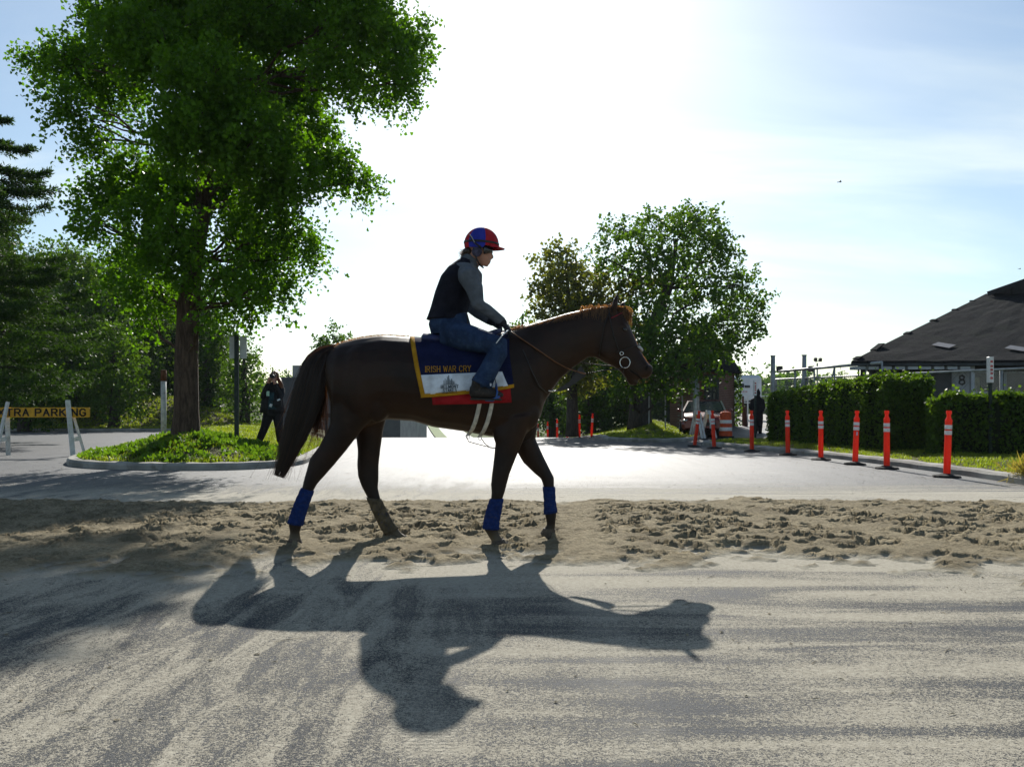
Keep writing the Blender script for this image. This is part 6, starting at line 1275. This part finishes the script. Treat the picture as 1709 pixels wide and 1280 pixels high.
# young tree behind the croup
sp = 46; xq = (556 - CU) / FPX * sp; cl = [CL(556, 548, 7, 9, sp, None, 1.6), CL(540, 566, 15, 5, sp, None, 1.5), CL(573, 563, 13, 5, sp, None, 1.5), CL(533, 575, 8, 5, sp, None, 1.5), CL(556, 578, 20, 8, sp, None, 1.3), CL(548, 600, 16, 10, sp, None, 1.2), CL(556, 630, 22, 16, sp, None, 1), CL(556, 665, 18, 16, sp, None, 1)]
tree('tree', (xq, sp, 0), 'slender young tree whose tip rises above the croup of the horse', None, cl, [(xq, sp, -.1), (xq, sp, 2.5), P(556, 545, sp)], [.09, .06, .015], m_l1, .13, 44, 60, 10, .4, .1, True)
# --- big oak and its neighbours on the right
OY = 34.0; ob = P(1068, 0, OY); ob.z = .55
O = [(1030, 385, 34, 24, .6), (1005, 430, 28, 24, 0), (1060, 400, 34, 26, -.8), (1085, 375, 34, 26, .8), (1150, 365, 42, 26, 0), (1125, 390, 40, 34, -.9), (1180, 375, 36, 28, .7), (1205, 405, 34, 28, -.4), (1165, 420, 46, 34, 1.0), (1105, 440, 46, 36, -1.0), (1050, 450, 40, 32, .6), (1215, 455, 30, 30, .3), (1175, 480, 46, 34, -.8), (1245, 475, 26, 30, 0), (1230, 510, 36, 28, .8), (1268, 505, 22, 20, .2), (1265, 535, 22, 22, -.3), (1130, 500, 44, 34, .9), (1080, 510, 42, 32, -.9), (1200, 540, 44, 30, -.4), (1240, 555, 30, 22, .4), (1150, 555, 44, 30, -1.2), (1095, 560, 42, 30, -1.5), (1060, 580, 36, 30, -1.0), (1215, 580, 26, 20, .1), (1120, 600, 40, 26, -1.6), (1165, 600, 30, 24, -1.4), (1030, 600, 40, 26, -1.2), (1010, 555, 36, 24, -.6), (1190, 580, 36, 26, -.9), (1050, 645, 40, 18, -1.0), (1110, 650, 40, 16, -1.2), (1080, 620, 40, 22, -1.4), (1135, 630, 30, 16, -1.7), (1180, 628, 22, 14, -1.3)]
cl = [CL(u, v, ru * .84, rv * .84, OY + dz * 2.0, max(.6, ru * OY / FPX * .8), 1.25) for u, v, ru, rv, dz in O]
tree('oak_tree', ob, 'large spreading oak on the shaded bank beside the brick gatehouse', None, cl, [ob + Vector((0, 0, -.3)), ob + Vector((0, 0, .3)), P(1070, 640, OY), P(1085, 560, OY), P(1115, 480, OY), P(1130, 400, OY)], [.55, .46, .40, .3, .2, .05], m_l1, .13, 51, 34, 13, .55, .15, True, m_bark2, False, .45, None, .07)
MY = 37.0; mbp = P(955, 0, MY); mbp.z = .3
Mm = [(935, 425, 24, 14, 0), (910, 445, 20, 16, .4), (945, 455, 30, 18, -.5), (975, 465, 26, 18, .3), (905, 480, 20, 16, -.3), (935, 490, 34, 18, .6), (980, 500, 32, 20, -.4), (920, 515, 28, 14, .2), (960, 525, 34, 18, -.5), (1000, 530, 26, 18, .2), (1035, 500, 26, 18, -1), (1060, 480, 24, 14, -1.1), (1005, 470, 22, 14, -.8), (930, 545, 28, 16, .3), (975, 560, 36, 18, -.4), (950, 590, 40, 20, 0), (1000, 600, 36, 22, -.5), (960, 630, 44, 20, 0), (1090, 470, 18, 10, -1.4), (1070, 540, 22, 14, -1.6)]
cl = [CL(u, v, ru, rv, MY + dz * 2.0, max(.6, ru * MY / FPX), 1.5) for u, v, ru, rv, dz in Mm]
tree('maple_tree', mbp, 'olive tinted open crowned maple behind the head of the horse', None, cl, [mbp + Vector((0, 0, -.4)), mbp + Vector((0, 0, .4)), P(955, 600, MY), P(950, 520, MY), P(945, 440, MY)], [.3, .26, .2, .13, .04], m_l3, .14, 52, 34, 13, .55, .1, True, m_bark2, False, .5, None, .08)
round_tree(872, 52, 500, 700, 32, 'pale hazy tree behind the gloved hands of the rider', None, m_l1, 53, .16, None, 9, 12)
round_tree(1010, 46, 560, 715, 70, 'dark undergrowth tree filling the bank behind the bridle', None, m_l2, 54, .15)
round_tree(1120, 44, 570, 715, 70, 'dark tree behind the shaded chain link fence', None, m_l2, 55, .15)
round_tree(1050, 41, 590, 722, 50, 'dense dark bush tree close behind the oak trunk', None, m_l2, 57, .12)
round_tree(985, 43, 600, 722, 50, 'dense shaded tree on the bank under the olive maple', None, m_l2, 58, .12)
round_tree(920, 50, 575, 720, 48, 'shaded tree behind the neck strap of the horse', None, m_l2, 59, .14)
round_tree(940, 60, 590, 712, 60, 'low dark tree beyond the shaded bank and the far posts', None, m_l2, 56, .17)
# ivy on the gatehouse corner
r = np.random.default_rng(12); C = np.stack([r.uniform(0, 1, 900), r.uniform(0, 1, 900), r.uniform(0, 1, 900)], -1); C = np.array(Rw)[None] + C * np.array([.28, .3, 2.6]) + np.array([-.02, -.25, .4]); C = C[r.random(900) < (.3 + .7 * C[:, 2] / 3)]
tag(leaf_obj('ivy', C, .10, m_l1, None, (0, 0, 0), 5, .5), 'ivy climbing the outer corner of the brick gatehouse', 'ivy', kind='stuff')
# --- hedges: clipped, dense shell of small leaves over a dark core
m_hl = M_leaf('hedge_leaves', (.018, .050, .009), (.085, .155, .020), .45, .5, 1.2, (1.9, 1.75, .35), .2); m_core = M_plain('hedge_core', (.012, .018, .008), .95, .3, 6, .5, 20, .1)
def hedge(pts, hs, width, label, seed, n):
    e = empty('hedge', (pts[0][0], pts[0][1], .15), 0, label, 'hedge', None); o = e.location.copy(); r = np.random.default_rng(seed); A = np.array(pts, float); seg = np.hypot(*(A[1:] - A[:-1]).T); cum = np.concatenate([[0], np.cumsum(seg)]); tot = cum[-1]
    t = r.random(n) * tot; i = np.clip(np.searchsorted(cum, t) - 1, 0, len(seg) - 1); f = (t - cum[i]) / seg[i]; c = A[i] + (A[i + 1] - A[i]) * f[:, None]; d = (A[i + 1] - A[i]) / seg[i][:, None]; nr = np.stack([-d[:, 1], d[:, 0]], -1); hh = np.interp(t, cum, hs)
    face = r.random(n); lm = .05 * np.sin(t * 5 + 1) + .05 * np.sin(t * 11); wv = width / 2 * (1 + lm)
    s = np.where(face < .45, 1, np.where(face < .62, -1, r.uniform(-1, 1, n))); zz = np.where(face < .62, r.random(n) ** .9, 1.0); zz = zz * hh
    bul = 1 - .16 * np.abs(zz / hh - .55) ** 2 * 2; zz = zz + np.where(face >= .62, .04 * np.sin(t * 7) + np.abs(r.normal(0, .035, n)), 0)
    pos = c + nr * (s * wv * bul + np.where(face < .62, np.sign(s) * r.normal(0, .045, n), 0))[:, None]; C = np.concatenate([pos, (zz + .16)[:, None]], 1)
    # rounded end caps
    k = int(n * .10)
    for end, dirn in ((A[0], A[0] - A[1]), (A[-1], A[-1] - A[-2])):
        dirn = dirn / np.linalg.norm(dirn); nn = np.array([-dirn[1], dirn[0]]); h = hs[0] if end is A[0] or (end == A[0]).all() else hs[-1]; a = r.uniform(-1.5, 1.5, k); z = r.random(k) * h; q = end + dirn * (np.cos(a) * .16)[:, None] + nn * (np.sin(a) * width / 2)[:, None] + r.normal(0, .04, (k, 2)); C = np.concatenate([C, np.concatenate([q, z[:, None] + .16], 1)])
    tall = r.random(len(C)) < .012; C[tall, 2] += r.uniform(.03, .22, tall.sum()) * (C[tall, 2] > hs[0] * .9)
    leaf_obj('foliage', C, .062, m_hl, e, o, seed, .45)
    mb = MB(); rings = []
    for (x, y), h, j in zip(pts, hs, range(len(pts))):
        a = np.array(pts[max(0, j - 1)]); b = np.array(pts[min(len(pts) - 1, j + 1)]); dd_ = (b - a) / np.linalg.norm(b - a); nn = Vector((-dd_[1], dd_[0], 0)); w = width / 2 - .07; rings.append([Vector((x, y, .1)) - nn * w * .85, Vector((x, y, h * .6 + .1)) - nn * w, Vector((x, y, h + .08)) - nn * w * .9, Vector((x, y, h + .08)) + nn * w * .9, Vector((x, y, h * .6 + .1)) + nn * w, Vector((x, y, .1)) + nn * w * .85])
    mb.rings(rings); mb.build('core', m_core, e, o); return e
hedge([(7.95, 24.2), (8.2, 22), (8.42, 20), (8.6, 18.25)], [1.30, 1.42, 1.52, 1.60], 1.05, 'tall clipped hedge running from the driveway towards the sign post', 61, 52000)
hedge([(8.75, 17.15), (9.6, 16.75), (11.5, 16.3), (14, 15.9)], [1.12, 1.13, 1.14, 1.15], .95, 'lower clipped hedge in front of the barn beside the narrow sign', 62, 43000)
# dry tuft at the edge of the verge
tf = P(1704, 806, 12.0); r = np.random.default_rng(15); C = np.array([tf.x + .12, 12.0, .14]) + r.normal(0, .10, (420, 3)) * np.array([1.3, 1, .4]); tag(leaf_obj('grass_tuft', C, .26, M_leaf('dry_grass', (.16, .15, .05), (.30, .25, .09), .4, .6, 2.0), None, (0, 0, 0), 6, .03, None, np.array([0, -.2, .5])), 'dry straw coloured grass tuft at the kerb beside the nearest orange post', 'grass', kind='stuff')
# --- far tree line, hazy
gf = 'trees of the far tree line'
for k, (u, vt, ru, lab) in enumerate(((1255, 604, 22, 'far pale tree above the white camper'), (1292, 598, 24, 'far pale tree behind the first gate post'), (1325, 606, 22, 'far pale tree between the tall gate posts'), (1360, 610, 24, 'far pale tree behind the floodlights'), (1400, 612, 26, 'far pale tree beside the barn eave'), (482, 606, 20, 'far pale tree above the grey wall'), (515, 612, 18, 'far pale tree behind the tail of the horse'), (440, 612, 24, 'far pale tree behind the photographer'), (1225, 612, 20, 'far pale tree behind the gatehouse roof'))):
    round_tree(u, 150 + 7 * (k % 3), vt, 700, ru, lab, gf, m_l1, 70 + k, .38, 0.2, 8, 1.2, 10, 1.4, None, .3)
# a wood that closes the horizon
r = np.random.default_rng(77); cl = []
for k in range(60): 
    a = -40 + k * 1.36; Y = 210 + r.uniform(-15, 25); x = math.tan(R(a)) * Y * 1.0; h = r.uniform(5, 9); cl.append(((x, Y, h * .5), (r.uniform(5, 8), 5, h * .55), 1))
C = clump_points(cl, r, .2, 12, 2.0, .2, .5); tag(leaf_obj('wood', C, 1.6, m_l1, None, (0, 0, 0), 9, .5), 'hazy belt of woodland closing the horizon', 'wood', kind='stuff')
# ================================================================== morning haze
tz = NT('haze'); vol = tz.n('ShaderNodeVolumePrincipled', {'Color': (.80, .88, .96, 1), 'Density': .00022, 'Anisotropy': 0.0})
tz.t.links.new(vol.outputs[0], tz.out.inputs['Volume'])
tag(MB().box((0, 190, 8), (1100, 460, 21)).build('haze', tz.m), 'thin pale morning haze lying over the whole place', 'haze', kind='stuff')
